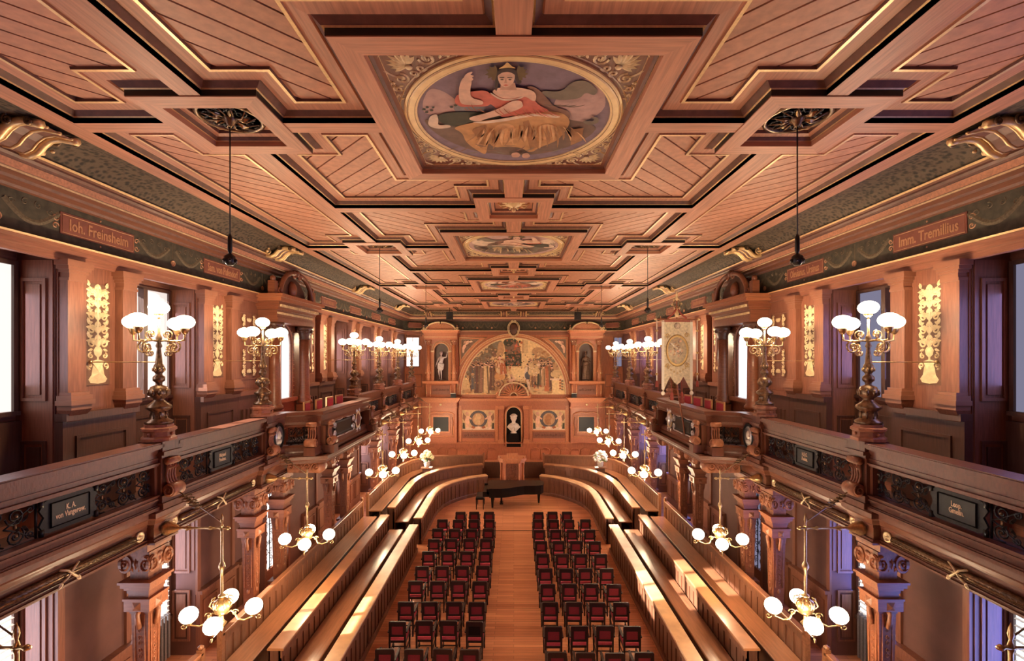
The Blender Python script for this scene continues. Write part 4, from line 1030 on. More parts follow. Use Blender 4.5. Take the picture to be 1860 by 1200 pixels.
def chand_meshes():
    q = MB()   # arm along +x to the gallery at x=1.0
    q.lathe([(.02, -.14), (.035, -.10), (.015, -.06), (.03, 0), (.03, .02), (.016, .06), (.016, .16), (.035, .2), (.018, .24), (.018, .5), (.03, .56), (.05, .6), (.025, .64), (.025, .74), (.07, .8), (.09, .86), (.12, .92), (.12, .98)], 10, 'brass', axis='x')
    arm = q.mesh('bracket_arm')
    q = MB(); q.tube([(0, 0, .1), (1.0, 0, .82)], .012, 'bronze', 4)
    for k in range(5):
        x = .42 + .05 * k; q.tube([(x + u, v, .1 + x * .72 + (k - 2) * .01) for u, v in spiral(0, 0, .09, 1.2, k, 1, 10)], .012, 'bronze', 4)
        q.leaf(x, 0, .6, .12, .06, 'bronze', .04, .1 + x * .72)
    q.lathe([(.001, .26), (.02, .2), (.03, .14), (.015, .08), (.03, .02)], 8, 'brass'); stay = q.mesh('stay_rod')
    q = MB(); q.lathe([(.03, 0), (.022, -.06), (.022, -.58), (.05, -.64), (.055, -.68), (.025, -.74), (.022, -1.14), (.06, -1.17), (.065, -1.19), (.03, -1.21), (.03, -1.6), (.08, -1.66), (.03, -1.72), (.02, -1.76), (.001, -1.8)], 10, 'brass')
    for k in range(8):
        a = k * PI / 4; c, d = math.cos(a), math.sin(a)
        q.tube([(c * (.03 + x), d * (.03 + x), -1.3 + z) for x, z in spiral(.08, 0, .09, 1.4, PI / 2, -1, 12)], .011, 'brass', 4)
        q.ell(.12 * c, .12 * d, -1.36, .03, .03, .04, 'brass', 5, 4)
    q.lathe([(.05, -1.22), (.13, -1.28), (.15, -1.36), (.11, -1.46), (.04, -1.52)], 12, 'brass'); stem = q.mesh('stem')
    q = MB()
    q.tube([(.05, 0, -1.5), (.14, 0, -1.46), (.2, 0, -1.52), (.24, 0, -1.62), (.34, 0, -1.66), (.48, 0, -1.62), (.5, 0, -1.58)], .014, 'brass', 5)
    q.tube([(x, 0, z) for x, z in spiral(.2, -1.5, .06, 1.3, 0, 1, 12)], .011, 'brass', 4); q.tube([(x, 0, z) for x, z in spiral(.58, -1.63, .05, 1.2, PI, 1, 10)], .010, 'brass', 4)
    q.lathe([(.02, -1.62), (.07, -1.57), (.08, -1.55)], 8, 'brass', .5, 0, 0); arm2 = q.mesh('arm')
    q = MB(); q.ell(0, 0, 0, .145, .145, .135, 'lamp_glass', 16, 10)
    return arm, stay, stem, arm2, q.mesh('glass_globe')
CM = chand_meshes()
OFF = []
for dim in ((.16, .16, .12), (.145, .145, .135)): q = MB(); q.ell(0, 0, 0, *dim, 'opal_glass', 16, 10); OFF.append(q.mesh('glass_globe'))
LAMPD = bpy.data.lights.new('lamp_light', 'POINT'); LAMPD.energy = LAMP_W; LAMPD.color = (1.0, .73, .44); LAMPD.shadow_soft_size = .12
CHD = bpy.data.lights.new('hanging_light', 'POINT'); CHD.energy = CHAND_W; CHD.color = (1.0, .73, .44); CHD.shadow_soft_size = .12
def hang_lamp(s, p, label, lit=True):
    t = thing('hanging_lamp', label, 'lamp', (s * 5.1, p, 4.03), (0, 0, PI if s < 0 else 0), 'hanging lamps below the galleries')
    obj('bracket_arm', CM[0], t); obj('stay_rod', CM[1], t); obj('stem', CM[2], t)
    for k in range(4):
        a = obj('arm', CM[3], t, None, (0, 0, k * PI / 2 + (.3 if s < 0 else -.33))); obj('glass_globe', CM[4] if lit else OFF[1], a, (.5, 0, -1.44))
    if not lit: return
    lo = bpy.data.objects.new('hanging_light', CHD); COL.objects.link(lo); lo.location = (s * 5.1, p, 4.03 - 1.95)
    lo2 = bpy.data.objects.new('hanging_light', CHD); COL.objects.link(lo2); lo2.location = (s * 5.1 - s * .25, p - .25, 4.03 - 1.38)
def column_meshes():
    q = MB()
    q.box(-.28, .28, 0, .9, -.28, .28, 'wood_red'); q.box(-.32, .32, .9, .98, -.32, .32, 'wood_red')
    q.add([(-.17, .98, -.17), (.17, .98, -.17), (.17, .98, .17), (-.17, .98, .17), (-.21, 2.66, -.21), (.21, 2.66, -.21), (.21, 2.66, .21), (-.21, 2.66, .21)],
          [(0, 1, 2, 3), (4, 7, 6, 5), (0, 4, 5, 1), (1, 5, 6, 2), (2, 6, 7, 3), (3, 7, 4, 0)], 'wood_red')
    sh = q.mesh('shaft')
    q = MB()
    for k in range(9):
        y = 1.55 + k * .11
        q.ribbon(spiral(0, y, .05, 1.3, 0, 1 if k % 2 else -1), .02, 'wood_carved', .015, .2)
        q.T = Matrix.Rotation(PI / 2, 4, 'Y'); q.ribbon(spiral(0, y, .05, 1.3, 0, 1 if k % 2 else -1), .02, 'wood_carved', .015, .2); q.T = Matrix.Rotation(-PI / 2, 4, 'Y')
        q.ribbon(spiral(0, y, .05, 1.3, 0, 1 if k % 2 else -1), .02, 'wood_carved', .015, .2); q.T = Matrix.Identity(4)
    for a in (0, PI / 2, -PI / 2):
        q.T = Matrix.Rotation(a, 4, 'Y'); q.box(-.13, -.11, 1.45, 2.6, .19, .215, 'wood_carved'); q.box(.11, .13, 1.45, 2.6, .19, .215, 'wood_carved'); q.ell(0, 1.35, .19, .06, .06, .03, 'wood_carved', 10, 4)
    q.T = Matrix.Identity(4); rel = q.mesh('carved_relief')
    q = MB()
    for (w, y0, y1) in ((.46, 2.62, 2.68), (.62, 2.68, 2.86), (.66, 2.86, 2.90), (.50, 2.90, 2.98), (.54, 2.98, 3.04), (.62, 3.04, 3.09), (.72, 3.09, 3.16), (.80, 3.16, 3.20)):
        q.box(-w / 2, w / 2, y0, y1, -w / 2, w / 2, 'wood_red2' if w > .6 else 'wood_red')
    for a in (0, PI / 2, -PI / 2, PI):
        q.T = Matrix.Rotation(a, 4, 'Y'); q.add([(-.1, 2.70, .31), (.1, 2.70, .31), (.1, 2.84, .31), (-.1, 2.84, .31), (0, 2.77, .37)], [(0, 1, 4), (1, 2, 4), (2, 3, 4), (3, 0, 4)], 'wood_carved')
        q.tube([(0, 2.68, .22), (0, 2.62, .30), (0, 2.5, .27), (0, 2.38, .22)], .06, 'wood_carved', 6)
    q.T = Matrix.Identity(4); cap = q.mesh('capital_block')
    q = MB()
    q.frustum(0, 0, 0, 0, 0, 0, 0, 0, 'wood_carved') if False else q.box(-.2, .2, 3.2, 3.84, -.2, .2, 'wood_carved')
    q.box(-.30, .30, 3.62, 3.70, -.30, .30, 'wood_carved')
    q.lathe([(.10, -.26), (.10, .26)], 12, 'wood_red', -.22, 3.5, 0); q.lathe([(.10, -.26), (.10, .26)], 12, 'wood_red', .22, 3.5, 0)
    for a_ in (0, PI / 2, PI, -PI / 2):
        q.T = Matrix.Rotation(a_, 4, 'Y')
        for sx in (-1, 1):
            q.lathe([(.15, .27), (.15, .33)], 16, 'wood_carved', sx * .22, 3.5, 0, smooth=False)
            q.ribbon(spiral(sx * .22, 3.5, .135, 1.7, PI / 2, -sx, 20), .035, 'wood_red2', .03, .33); q.ell(sx * .22, 3.5, .34, .03, .03, .03, 'wood_red2', 8, 4)
            q.leaf(sx * .05, 3.36, PI / 2 - sx * .5, .16, .06, 'wood_red2', .03, .30)
        q.leaf(0, 3.4, PI / 2, .2, .08, 'wood_red2', .04, .30); q.box(-.12, .12, 3.36, 3.62, .2, .3, 'wood_carved')
    q.T = Matrix.Identity(4)
    q.box(-.36, .36, 3.72, 3.84, -.3, .3, 'wood_carved'); q.ell(0, 3.6, .26, .1, .06, .08, 'wood_carved', 8, 5)
    return sh, rel, cap, q.mesh('volute_capital')
CL = column_meshes()
COLY = [1.42, 4.8, 8.18, 11.45, 12.85, 16.3, 17.75, 21.6, 25.0, 28.4]
for s in (-1, 1):
    sd = SIDE[s]
    g = thing('gallery', 'long wooden gallery carried on columns along the %s wall' % sd, 'gallery', (0, 0, 0), group='side galleries')
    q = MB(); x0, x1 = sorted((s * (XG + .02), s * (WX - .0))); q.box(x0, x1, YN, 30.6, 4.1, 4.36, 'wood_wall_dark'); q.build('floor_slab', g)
    q = MB(); q.sweep(gal_path(s), GP, 'wood_rail', side=(1 if s > 0 else -1), mats=['wood_rail'] * 11 + ['ceil_dark', 'wood_rail', 'wood_dark', 'wood_dark']); q.build('entablature', g)
    q = MB(); x0, x1 = sorted((s * (XG + .3), s * WX)); q.box(x0, x1, -.07, .07, 4.0, 4.1, 'wood_wall_dark'); jm = q.mesh('joist')
    for k in range(22): obj('joist', jm, g, (0, k * 1.4 - .5, 0))
    for bi in range(len(POSTS) - 1):
        a, c = POSTS[bi], POSTS[bi + 1]
        if c - a > 5:
            continue
        ym = (a + c) / 2
        o = obj('laurel_garland', LG[0], g, (s * (XG - .03), ym, 4.02), wall_rot(s)); obj('gilt_ribbon_cross', LG[1], o)
        for e in (-1.3, 1.3): obj('gilt_ring_boss', RING, g, (s * XG, ym + e, 4.02), wall_rot(s))
        L = c - a - .34
        t = thing('balustrade', 'wooden rail with black iron scrollwork, %s gallery, %s section from the viewer' % (sd, ORD[bi - (1 if bi > 3 else 0)]), 'railing', (s * 6.2, ym, 4.42), wall_rot(s), 'gallery railings')
        A, B_ = rail_parts(L); obj('top_rail', A, t); obj('base_rail', B_, t)
        for e in (-1, 1): obj('iron_grille', GR, t, (e * 1.0, .485, 0))
        for e in (-1, 1):
            q = MB(); q.box(-.03, .03, .24, .73, -.08, .1, 'wood_rail'); q.build('stile', t, (e * (L / 2 - .03), 0, 0))
        pq = obj('name_plaque', PLQ, t, (0, .485, .02))
        if (s, bi) in ((-1, 1), (1, 1)): body = PLQ_TEXT[(s, 2)]
        elif (s, bi) in ((-1, 2), (1, 2)): body = PLQ_TEXT[(s, 3)]
        else: body = None
        if body: text('lettering', body, .108, 'cream_letters', pq, (0, .01, .043), (0, 0, 0), sx=.66, ext=.002, off=.002)
    for pi_, p in enumerate(POSTS):
        t = thing('balustrade_post', 'carved wooden rail post, %s gallery, %s from the viewer' % (sd, ORD[pi_]), 'post', (s * 6.2, p, 4.42), wall_rot(s), 'gallery rail posts')
        obj('post_body', POSTP[0], t); obj('scroll_console', POSTP[1], t)
        if p > 2:
            lit = p > 5
            stand_lamp(s, p, 'bronze standing lamp with five %s globes, %s gallery rail, %s from the viewer' % ('lit' if lit else 'unlit', sd, ORD[pi_ - 1]), lit)
            hang_lamp(s, p, 'brass hanging lamp with four %s globes under %s gallery, %s from the viewer' % ('lit' if lit else 'unlit', sd, ORD[pi_ - 1]), lit)
    for ci, y in enumerate(COLY):
        t = thing('gallery_column', 'carved square wooden column under the %s gallery, %s from the viewer' % (sd, ORD[ci]), 'column', (s * 6.42, y, 0), wall_rot(s), 'gallery columns')
        c = obj('shaft', CL[0], t); c.scale = (.70, 1, .70); obj('carved_relief', CL[1], c); cb = obj('capital_block', CL[2], t); cb.scale = (.70, 1, .70); vc = obj('volute_capital', CL[3], t); vc.scale = (.78, 1, .78)
    # ---- balcony
    t = thing('balcony', 'projecting wooden balcony in the middle of the %s gallery' % sd, 'balcony', (0, 0, 0), group='projecting balconies')
    pts = [(s * 6.3, 12.35), (s * 5.12, 12.72), (s * 5.12, 17.08), (s * 6.3, 17.45)]
    q = MB(); q.prism(pts, 4.2, 4.36, 'wood_wall_dark'); q.sweep(pts, [(0, 4.16), (.04, 4.18), (.04, 4.24), (.09, 4.28), (.10, 4.36), (.04, 4.385), (0, 4.385)], 'wood_rail', side=s if False else (1 if s > 0 else -1)); q.build('balcony_slab', t)
    q = MB()
    x0, x1 = sorted((s * 5.3, s * 6.3)); q.box(x0, x1, 12.95, 16.85, 4.36, 4.68, 'wood_wall_dark'); q.build('step', t)
    rp = [(s * 6.2, 12.5), (s * 5.38, 12.86), (s * 5.38, 16.94), (s * 6.2, 17.3)]
    q = MB(); sg = (1 if s > 0 else -1)
    q.sweep([(s * 6.2, 11.74), (s * 6.2, 12.5)] + rp[1:3] + [(s * 6.2, 17.3), (s * 6.2, 18.02)], [(-.12, 5.15), (.12, 5.15), (.10, 5.21), (.12, 5.28), (.13, 5.43), (.19, 5.47), (.19, 5.55), (-.17, 5.55), (-.17, 5.47), (-.12, 5.4)], 'wood_rail', side=sg); q.build('top_rail', t)
    q = MB(); q.sweep([(s * 6.2, 11.74), (s * 6.2, 12.5)] + rp[1:3] + [(s * 6.2, 17.3), (s * 6.2, 18.02)], [(-.12, 4.38), (.16, 4.38), (.16, 4.46), (.12, 4.5), (.12, 4.6), (.1, 4.66), (-.1, 4.66)], 'wood_rail', side=sg); q.build('base_rail', t)
    # solid wall segment carrying the oval portrait
    for (ya, yb) in ((11.74, 12.5), (17.3, 18.02)):
        q = MB(); x0, x1 = sorted((s * 6.16, s * 6.24)); q.box(x0, x1, ya, yb, 4.6, 5.2, 'wood_rail'); q.build('rail_panel', t)
    op = thing('oval_portrait', 'oval framed relief portrait on the %s balcony shoulder' % sd, 'portrait', (s * 6.1, 12.1, 4.98), wall_rot(s), 'oval relief portraits')
    q = MB(); q.lathe([(.22, 0), (.27, .02), (.27, .05), (.22, .06), (.2, .03)], 24, 'iron', sq=1.28); q.build('frame', op)
    q = MB(); q.lathe([(.205, .02), (.205, .035)], 24, 'silvered', sq=1.28); q.build('disc', op)
    q = MB(); q.ell(.0, .03, .03, .09, .12, .05, 'marble', 10, 6); q.ell(.02, -.14, .03, .13, .07, .04, 'marble', 10, 6); q.ell(.07, .0, .05, .03, .03, .03, 'marble', 6, 4); q.build('relief_head', op)
    # slanted side grilles
    for (P0, P1) in ((rp[0], rp[1]), (rp[3], rp[2])):
        mx_, my_ = (P0[0] + P1[0]) / 2, (P0[1] + P1[1]) / 2; ang = math.atan2(P1[1] - P0[1], P1[0] - P0[0])
        o = obj('iron_grille', GRS, t, (mx_, my_, 4.905), (PI / 2, 0, ang)); o.scale = (.62, 1, 1)
    # corner consoles
    for (x, y, rz) in ((5.3, 12.98, 0), (5.42, 12.78, 1), (5.3, 16.82, 0), (5.42, 17.02, 2), (5.3, 14.0, 3)):
        if rz == 3: continue
        rot = wall_rot(s) if rz == 0 else ((R(90), 0, 0) if rz == 1 else (R(90), 0, PI))
        o = obj('scroll_console', POSTP[1], t, (s * x, y, 4.42), rot); o.scale = (1, 1, 1)
        q = MB(); q.box(-.15, .15, 0, .22, -.05, .38, 'wood_rail'); q.box(-.13, .13, .22, .75, -.05, .14, 'wood_rail'); q.build('console_block', t, (s * x, y, 4.40), rot)
    # front: dark plaque in a silvered scroll cartouche with a shield
    q = MB(); q.box(-.72, .62, -.2, .2, 0, .05, 'slate'); q.box(-.66, .56, -.15, .15, .05, .06, 'lacquer')
    o = q.build('front_plaque', t, (s * 5.34, 14.6, 4.9), wall_rot(s))
    q = MB()
    for sx in (-1, 1):
        for sy in (-1, 1):
            q.tube([(x, y, .06) for x, y in spiral(sx * .78, sy * .13, .12, 1.5, PI / 2 * sy, -sx * sy, 16)], .024, 'silvered', 5)
            q.tube([(sx * .78, sy * .26, .05), (sx * .4, sy * .24, .07), (0, sy * .27, .05)], .022, 'silvered', 5)
    q.build('cartouche_scrolls', o)
    o = obj('shield', None, None) if False else None
    q = MB(); q.lathe([(.20, 0), (.24, .03), (.20, .07), (.17, .05)], 20, 'gilt', sq=1.35); q.lathe([(.17, .04), (.12, .09), (.001, .1)], 16, 'tablet' if s < 0 else 'silvered', sq=1.35)
    for k in range(6): q.tube([(x, y, .05) for x, y in spiral(.26 * math.cos(k * PI / 3), .36 * math.sin(k * PI / 3), .08, 1.4, k, 1, 12)], .018, 'silvered', 4)
    q.build('shield_cartouche', t, (s * 5.32, 15.85, 4.92), wall_rot(s))
    # scroll bearers under the slab, seen end on
    for y in (12.92, 16.88):
        q = MB(); x0, x1 = sorted((s * 5.28, s * 6.2)); q.box(x0, x1, y - .12, y + .12, 3.86, 4.2, 'wood_carved')
        q.T = Matrix.Translation((0, y - .13, 0)) @ Matrix.Rotation(PI / 2, 4, 'X')
        for k in range(4): q.ribbon(spiral(s * (5.42 + .22 * k), 4.03, .12 - .01 * k, 1.7, PI, -1 if s < 0 else 1, 18), .035, 'wood_red2', .02, 0)
        q.T = Matrix.Identity(4); q.lathe([(.17, y - .13), (.17, y + .13)], 14, 'wood_carved', s * 5.36, 0, 4.02, axis='y'); q.build('scroll_bearer', t)
    for k in range(5):
        q = MB(); x0, x1 = sorted((s * 5.2, s * 6.2)); q.box(x0, x1, 13.5 + k * .7 - .06, 13.5 + k * .7 + .06, 4.02, 4.2, 'wood_carved'); q.ell(s * 5.24, 13.5 + k * .7, 4.06, .08, .08, .12, 'wood_carved', 8, 5); q.build('slab_bracket', t)
# chairs on the balconies are placed with the others below
# hanging microphones
mq = MB(); mq.lathe([(.006, 0), (.006, -1.45)], 5, 'black'); mcab = mq
def mic(sx, yc, zt, zb, label):
    t = thing('hanging_microphone', label, 'microphone', (sx * 3.8, yc, zt), group='microphones hung on cables')
    L = zt - zb
    q = MB(); q.tube([(0, 0, 0), (0, 0, -L + .3)], .009, 'black', 5); q.build('cable', t)
    q = MB(); q.lathe([(.012, -L + .42), (.028, -L + .38), (.03, -L + .2), (.015, -L + .16)], 10, 'black'); q.build('connector', t)
    q = MB(); q.lathe([(.02, -L + .16), (.07, -L + .12), (.075, -L + .05), (.04, -L)], 10, 'black')
    for k in range(6):
        a = k * PI / 3; q.ell(.075 * math.cos(a), .075 * math.sin(a), -L + .06, .026, .026, .03, 'black', 6, 4); q.ell(.09 * math.cos(a), .09 * math.sin(a), -L + .05, .009, .009, .012, 'silvered', 5, 3)
    q.build('capsule', t)
for i, (yc, zb) in enumerate(((6.27, 8.24), (13.27, 8.28), (20.27, 8.35))):
    for s in (-1, 1): mic(s, yc, ZC + .05, zb, 'black microphone on a long cable, %s %s from the viewer' % (ORD[i], 'left' if s < 0 else 'right'))
# ================================================================ END WALL
BW = (R(90), 0, 0)
def elev(x, y, k=.0379): return ((x - 932.5) * k, 7 - (y - 650) * k)
# lunette with mural
t = thing('mural', 'huge arched mural of a robed procession with horses on the end wall', 'mural', (0, YB, 0), BW)
rx, ry, zb = 3.54, 3.86, 4.5
q = MB()
q.prism([(rx * math.cos(PI * i / 48), zb + ry * math.sin(PI * i / 48)) for i in range(49)], .02, .03, 'paint_cream')
LZ = [.031]
def lp(cx, cy): return ((780 + cx / 6 - 932.5) * .0379, 7 - (600 + cy / 6 - 650) * .0379)
def inside(p):
    x, y = p; y = max(y, zb + .01); e = math.hypot(x / rx, (y - zb) / ry)
    if e > .995: x, y = x * .995 / e, zb + (y - zb) * .995 / e
    return x, y
def pp(pts, m, z=None):
    LZ[0] += .00011; zz = z or LZ[0]
    q.poly([(*inside(lp(*p)), zz) for p in smooth_poly(pts, 1)], 'paint_' + m)
def pe(cx, cy, a, b_, m, n=10): pp([(cx + a * math.cos(2 * PI * i / n), cy + b_ * math.sin(2 * PI * i / n)) for i in range(n)], m)
pp([(360, 440), (420, 340), (560, 200), (700, 120), (800, 100), (830, 240), (700, 300), (560, 380), (480, 520)], 'cream2')
pp([(940, 90), (1110, 110), (1300, 210), (1400, 330), (1450, 420), (1200, 440), (1000, 330)], 'cream')
pp([(545, 232), (720, 225), (720, 236), (545, 242)], 'tan'); pp([(350, 690), (350, 520), (505, 515), (505, 690)], 'cream2'); pp([(345, 512), (510, 505), (510, 525), (345, 530)], 'cream')
for (x, y, a, c) in ((640, 250, 50, 60), (690, 200, 60, 60), (740, 150, 60, 50), (600, 300, 60, 50), (560, 330, 50, 40), (500, 330, 50, 40), (450, 400, 40, 40)): pe(x, y, a, c, 'shade' if x % 20 else 'olive')
pp([(745, 130), (800, 120), (815, 240), (750, 300), (730, 300)], 'tan')
pp([(800, 100), (960, 95), (990, 210), (1005, 390), (820, 385), (830, 240)], 'shade'); pe(880, 130, 80, 50, 'leaf'); pe(930, 210, 60, 70, 'brown'); pp([(820, 260), (1000, 250), (1000, 385), (825, 385)], 'leaf')
pe(920, 190, 25, 30, 'rust'); pe(945, 160, 18, 22, 'coral'); pe(960, 235, 22, 18, 'rust'); pe(885, 215, 20, 26, 'brown')
pp([(1010, 100), (1070, 105), (1072, 245), (1008, 245)], 'cream2'); pp([(1000, 245), (1085, 245), (1085, 262), (1000, 262)], 'cream'); pp([(1008, 262), (1078, 262), (1070, 400), (1012, 400)], 'cream'); pp([(1010, 100), (1022, 100), (1022, 245), (1010, 245)], 'tan')
for (x, y, a, c) in ((1180, 230, 70, 50), (1250, 260, 60, 45), (1320, 330, 50, 50), (1240, 320, 60, 40), (1370, 400, 40, 50)): pe(x, y, a, c, 'tan' if x % 40 else 'olive')
pp([(850, 390), (1010, 395), (1010, 420), (850, 415)], 'rust')
rr = random.Random(3)
for row, yy in ((0, 335), (1, 352), (2, 372)):
    for i in range(26):
        x = 440 + i * 21 + rr.uniform(-7, 7) if i < 13 else 1085 + (i - 13) * 20 + rr.uniform(-7, 7)
        y = yy + rr.uniform(-9, 9) + (0 if i < 13 else -14)
        w = rr.uniform(10, 19); k_ = rr.uniform(-16, 16)
        pp([(x - w * .6, y + 10), (x + w * .6, y + 10), (x + w, y + 40), (x + w * 1.2 + k_, y + 110 + row * 25), (x - w * 1.2 + k_, y + 110 + row * 25), (x - w, y + 40)], rr.choice(['robe', 'brown', 'brown', 'shade', 'ochre3', 'tan', 'ground', 'olive'])); pe(x, y, 8, 10, rr.choice(['skin', 'skin2', 'skin2']), 8); pe(x, y - 6, 9, 6, rr.choice(['hair', 'brown', 'shade']), 6)
pp([(350, 690), (360, 640), (700, 620), (1000, 600), (1480, 600), (1480, 690)], 'tan'); pp([(1060, 620), (1330, 610), (1330, 690), (1050, 690)], 'cream2')
rd = random.Random(21)
def dabs(n, x0, x1, y0, y1, a, b_, cols):
    for _ in range(n): pe(rd.uniform(x0, x1), rd.uniform(y0, y1), a * rd.uniform(.5, 1.3), b_ * rd.uniform(.5, 1.3), rd.choice(cols), 6)
dabs(90, 440, 720, 200, 350, 16, 11, ['olive', 'shade', 'brown', 'tan', 'ground']); dabs(70, 820, 1000, 110, 380, 13, 13, ['brown', 'ground', 'shade', 'rust', 'leaf'])
dabs(80, 1120, 1420, 220, 400, 15, 12, ['tan', 'cream2', 'ochre3', 'brown', 'olive']); dabs(60, 400, 1450, 640, 688, 30, 6, ['cream2', 'tan', 'ochre3', 'ochre2'])
dabs(120, 430, 720, 400, 640, 9, 34, ['robe', 'brown', 'tan', 'shade', 'navy', 'cream2', 'ground']); dabs(100, 1080, 1340, 400, 610, 9, 30, ['robe', 'brown', 'tan', 'ochre3', 'cream2', 'rust', 'ground'])
dabs(60, 850, 1060, 400, 560, 12, 14, ['cream', 'cream2', 'linen', 'tan', 'ochre2']); dabs(40, 720, 860, 480, 620, 12, 10, ['ochre3', 'ochre2', 'brown', 'tan'])
dabs(60, 520, 720, 360, 400, 8, 10, ['skin', 'skin2', 'hair', 'brown']); dabs(60, 1100, 1330, 330, 390, 8, 10, ['skin', 'skin2', 'hair', 'cream2'])
def fig(x, y, base, w, c, c2='skin', lean=0):
    pp([(x - w * .35, y + 18), (x + w * .35, y + 18), (x + w * .5 + lean, base), (x - w * .55 + lean, base)], c)
    pp([(x, y + 22), (x + w * .2, y + 22), (x + w * .3 + lean, base), (x + w * .05 + lean, base)], 'shade'); pe(x, y, 12, 16, c2, 9); pe(x, y - 8, 13, 9, 'hair', 8)
fig(530, 370, 680, 80, 'robe'); fig(575, 390, 670, 60, 'brown'); fig(620, 365, 680, 80, 'cream2', 'skin', 12); fig(680, 390, 650, 60, 'robe'); fig(480, 390, 640, 50, 'navy')
fig(770, 290, 520, 90, 'rust'); pp([(715, 370), (745, 330), (770, 320), (740, 420), (745, 470), (725, 440)], 'cream'); pe(765, 500, 62, 40, 'ochre'); pe(750, 580, 46, 46, 'tan', 14); pe(750, 580, 32, 32, 'brown', 14); pe(750, 580, 10, 10, 'ochre2', 8)
pp([(880, 400), (960, 395), (1040, 410), (1060, 470), (1030, 540), (980, 560), (920, 540), (890, 470)], 'cream'); pe(1100, 400, 42, 60, 'cream2'); pe(1150, 360, 30, 40, 'tan'); pp([(920, 540), (945, 530), (935, 600), (900, 640), (890, 630)], 'cream2')
pp([(800, 640), (850, 560), (890, 500), (920, 500), (940, 560), (880, 620), (820, 650)], 'skin'); pe(890, 490, 14, 16, 'skin2'); pe(1010, 600, 60, 30, 'leaf')
fig(1065, 375, 520, 70, 'linen'); pe(1070, 490, 36, 44, 'navy'); pp([(1050, 530), (1075, 530), (1100, 640), (1085, 650), (1060, 590)], 'linen')
fig(1190, 390, 590, 90, 'leaf'); fig(1150, 380, 560, 50, 'brown'); pp([(1210, 420), (1250, 400), (1260, 470), (1225, 545), (1215, 500)], 'linen'); fig(1290, 370, 660, 90, 'rust', 'skin2', 8); fig(1240, 395, 600, 50, 'tan'); fig(1330, 400, 640, 50, 'robe')
pp([(1325, 530), (1480, 530), (1480, 690), (1335, 690)], 'cream'); pp([(1310, 520), (1480, 512), (1480, 535), (1310, 540)], 'linen'); pp([(1310, 470), (1350, 430), (1420, 430), (1440, 500), (1330, 510)], 'cream2')
for k in range(12): pe(1420 + (k % 3) * 22, 540 + k * 10, 14, 12, ('rust', 'olive', 'cream2')[k % 3], 6)
for k in range(10): pe(400 + (k % 4) * 24, 500 - (k // 4) * 24, 20, 16, ('olive', 'tan', 'shade')[k % 3], 7)
rd = random.Random(5)
dabs(150, 380, 1460, 230, 640, 6, 8, ['tan', 'cream2', 'brown', 'ochre3', 'ground', 'skin2'])
pe(1130, 450, 60, 46, 'cream2'); pe(1165, 395, 22, 34, 'cream2'); pe(1185, 372, 24, 14, 'linen'); pp([(1090, 480), (1102, 480), (1098, 590), (1088, 590)], 'tan'); pp([(1150, 480), (1162, 480), (1170, 580), (1160, 585)], 'tan')
dabs(40, 1080, 1200, 400, 500, 9, 6, ['cream', 'tan', 'cream2', 'linen'])
pe(765, 300, 17, 20, 'skin'); pp([(725, 325), (800, 320), (822, 400), (810, 470), (735, 470), (718, 400)], 'cream2'); pp([(765, 350), (825, 360), (840, 470), (770, 475)], 'rust'); dabs(24, 730, 830, 340, 470, 5, 20, ['rust', 'ochre3', 'linen', 'brown'])
q.build('painted_canvas', t)
q = MB()
def archring(r0x, r0y, r1x, r1y, d0, d1, m, q=None, n=40):
    I = [(r0x * math.cos(PI * i / n), zb + r0y * math.sin(PI * i / n)) for i in range(n + 1)]; O = [(r1x * math.cos(PI * i / n), zb + r1y * math.sin(PI * i / n)) for i in range(n + 1)]
    vs = [(x, y, d0) for x, y in I] + [(x, y, d0) for x, y in O] + [(x, y, d1) for x, y in I] + [(x, y, d1) for x, y in O]; N = n + 1
    fs = []
    for i in range(n): fs += [(i + 2 * N, i + 1 + 2 * N, i + 1 + 3 * N, i + 3 * N), (i, i + 2 * N, i + 2 * N + 1, i + 1), (i + N, i + N + 1, i + 3 * N + 1, i + 3 * N)]
    q.add(vs, fs, m)
archring(3.54, 3.86, 3.60, 3.92, .02, .16, 'gilt', q); archring(3.60, 3.92, 3.72, 4.02, .02, .13, 'wood_end', q); archring(3.72, 4.02, 3.75, 4.05, .02, .16, 'gilt', q)
archring(3.75, 4.05, 3.88, 4.16, .02, .12, 'wood_end2', q); archring(3.88, 4.16, 3.92, 4.19, .02, .15, 'gilt', q)
q.build('arch_frame', t)
q = MB()
for i in range(60):
    a = PI * i / 59; q.ell(3.80 * math.cos(a), zb + 4.10 * math.sin(a), .13, .022, .022, .02, 'gilt', 5, 3)
q.build('bead_row', t)
q = MB()
fan = []
for i in range(11):
    a = PI * (i + .5) / 11; q.tube([(.25 * math.cos(a), 4.45 + .25 * math.sin(a), .42), (.8 * math.cos(a), 4.45 + .7 * math.sin(a), .42)], .045, 'wood_end2', 5); q.ell(.85 * math.cos(a), 4.45 + .75 * math.sin(a), .42, .09, .09, .06, 'wood_carved', 8, 5)
q.tube([(x, y, .42) for x, y in arc(0, 4.42, 1.0, .92, 0, PI, 20)], .06, 'gilt', 6); q.tube([(x, y, .42) for x, y in arc(0, 4.42, .25, .25, 0, PI, 10)], .05, 'gilt', 5)
for i in range(9):
    a = PI * (i + .5) / 9; q.ell(1.07 * math.cos(a), 4.42 + 1.0 * math.sin(a), .42, .06, .06, .05, 'wood_carved', 6, 4)
q.box(-1.15, 1.15, 4.28, 4.44, .1, .5, 'wood_end2')
for sx in (-1, 1): q.tube([(x, y, .42) for x, y in spiral(sx * 1.1, 4.56, .14, 1.5, PI / 2, sx, 14)], .04, 'wood_end2', 5)
o = q.build('shell_crest', None, (0, YB - .05, 0), BW); tag(o, 'carved wooden fan-shaped crest at the foot of the mural', 'carving')
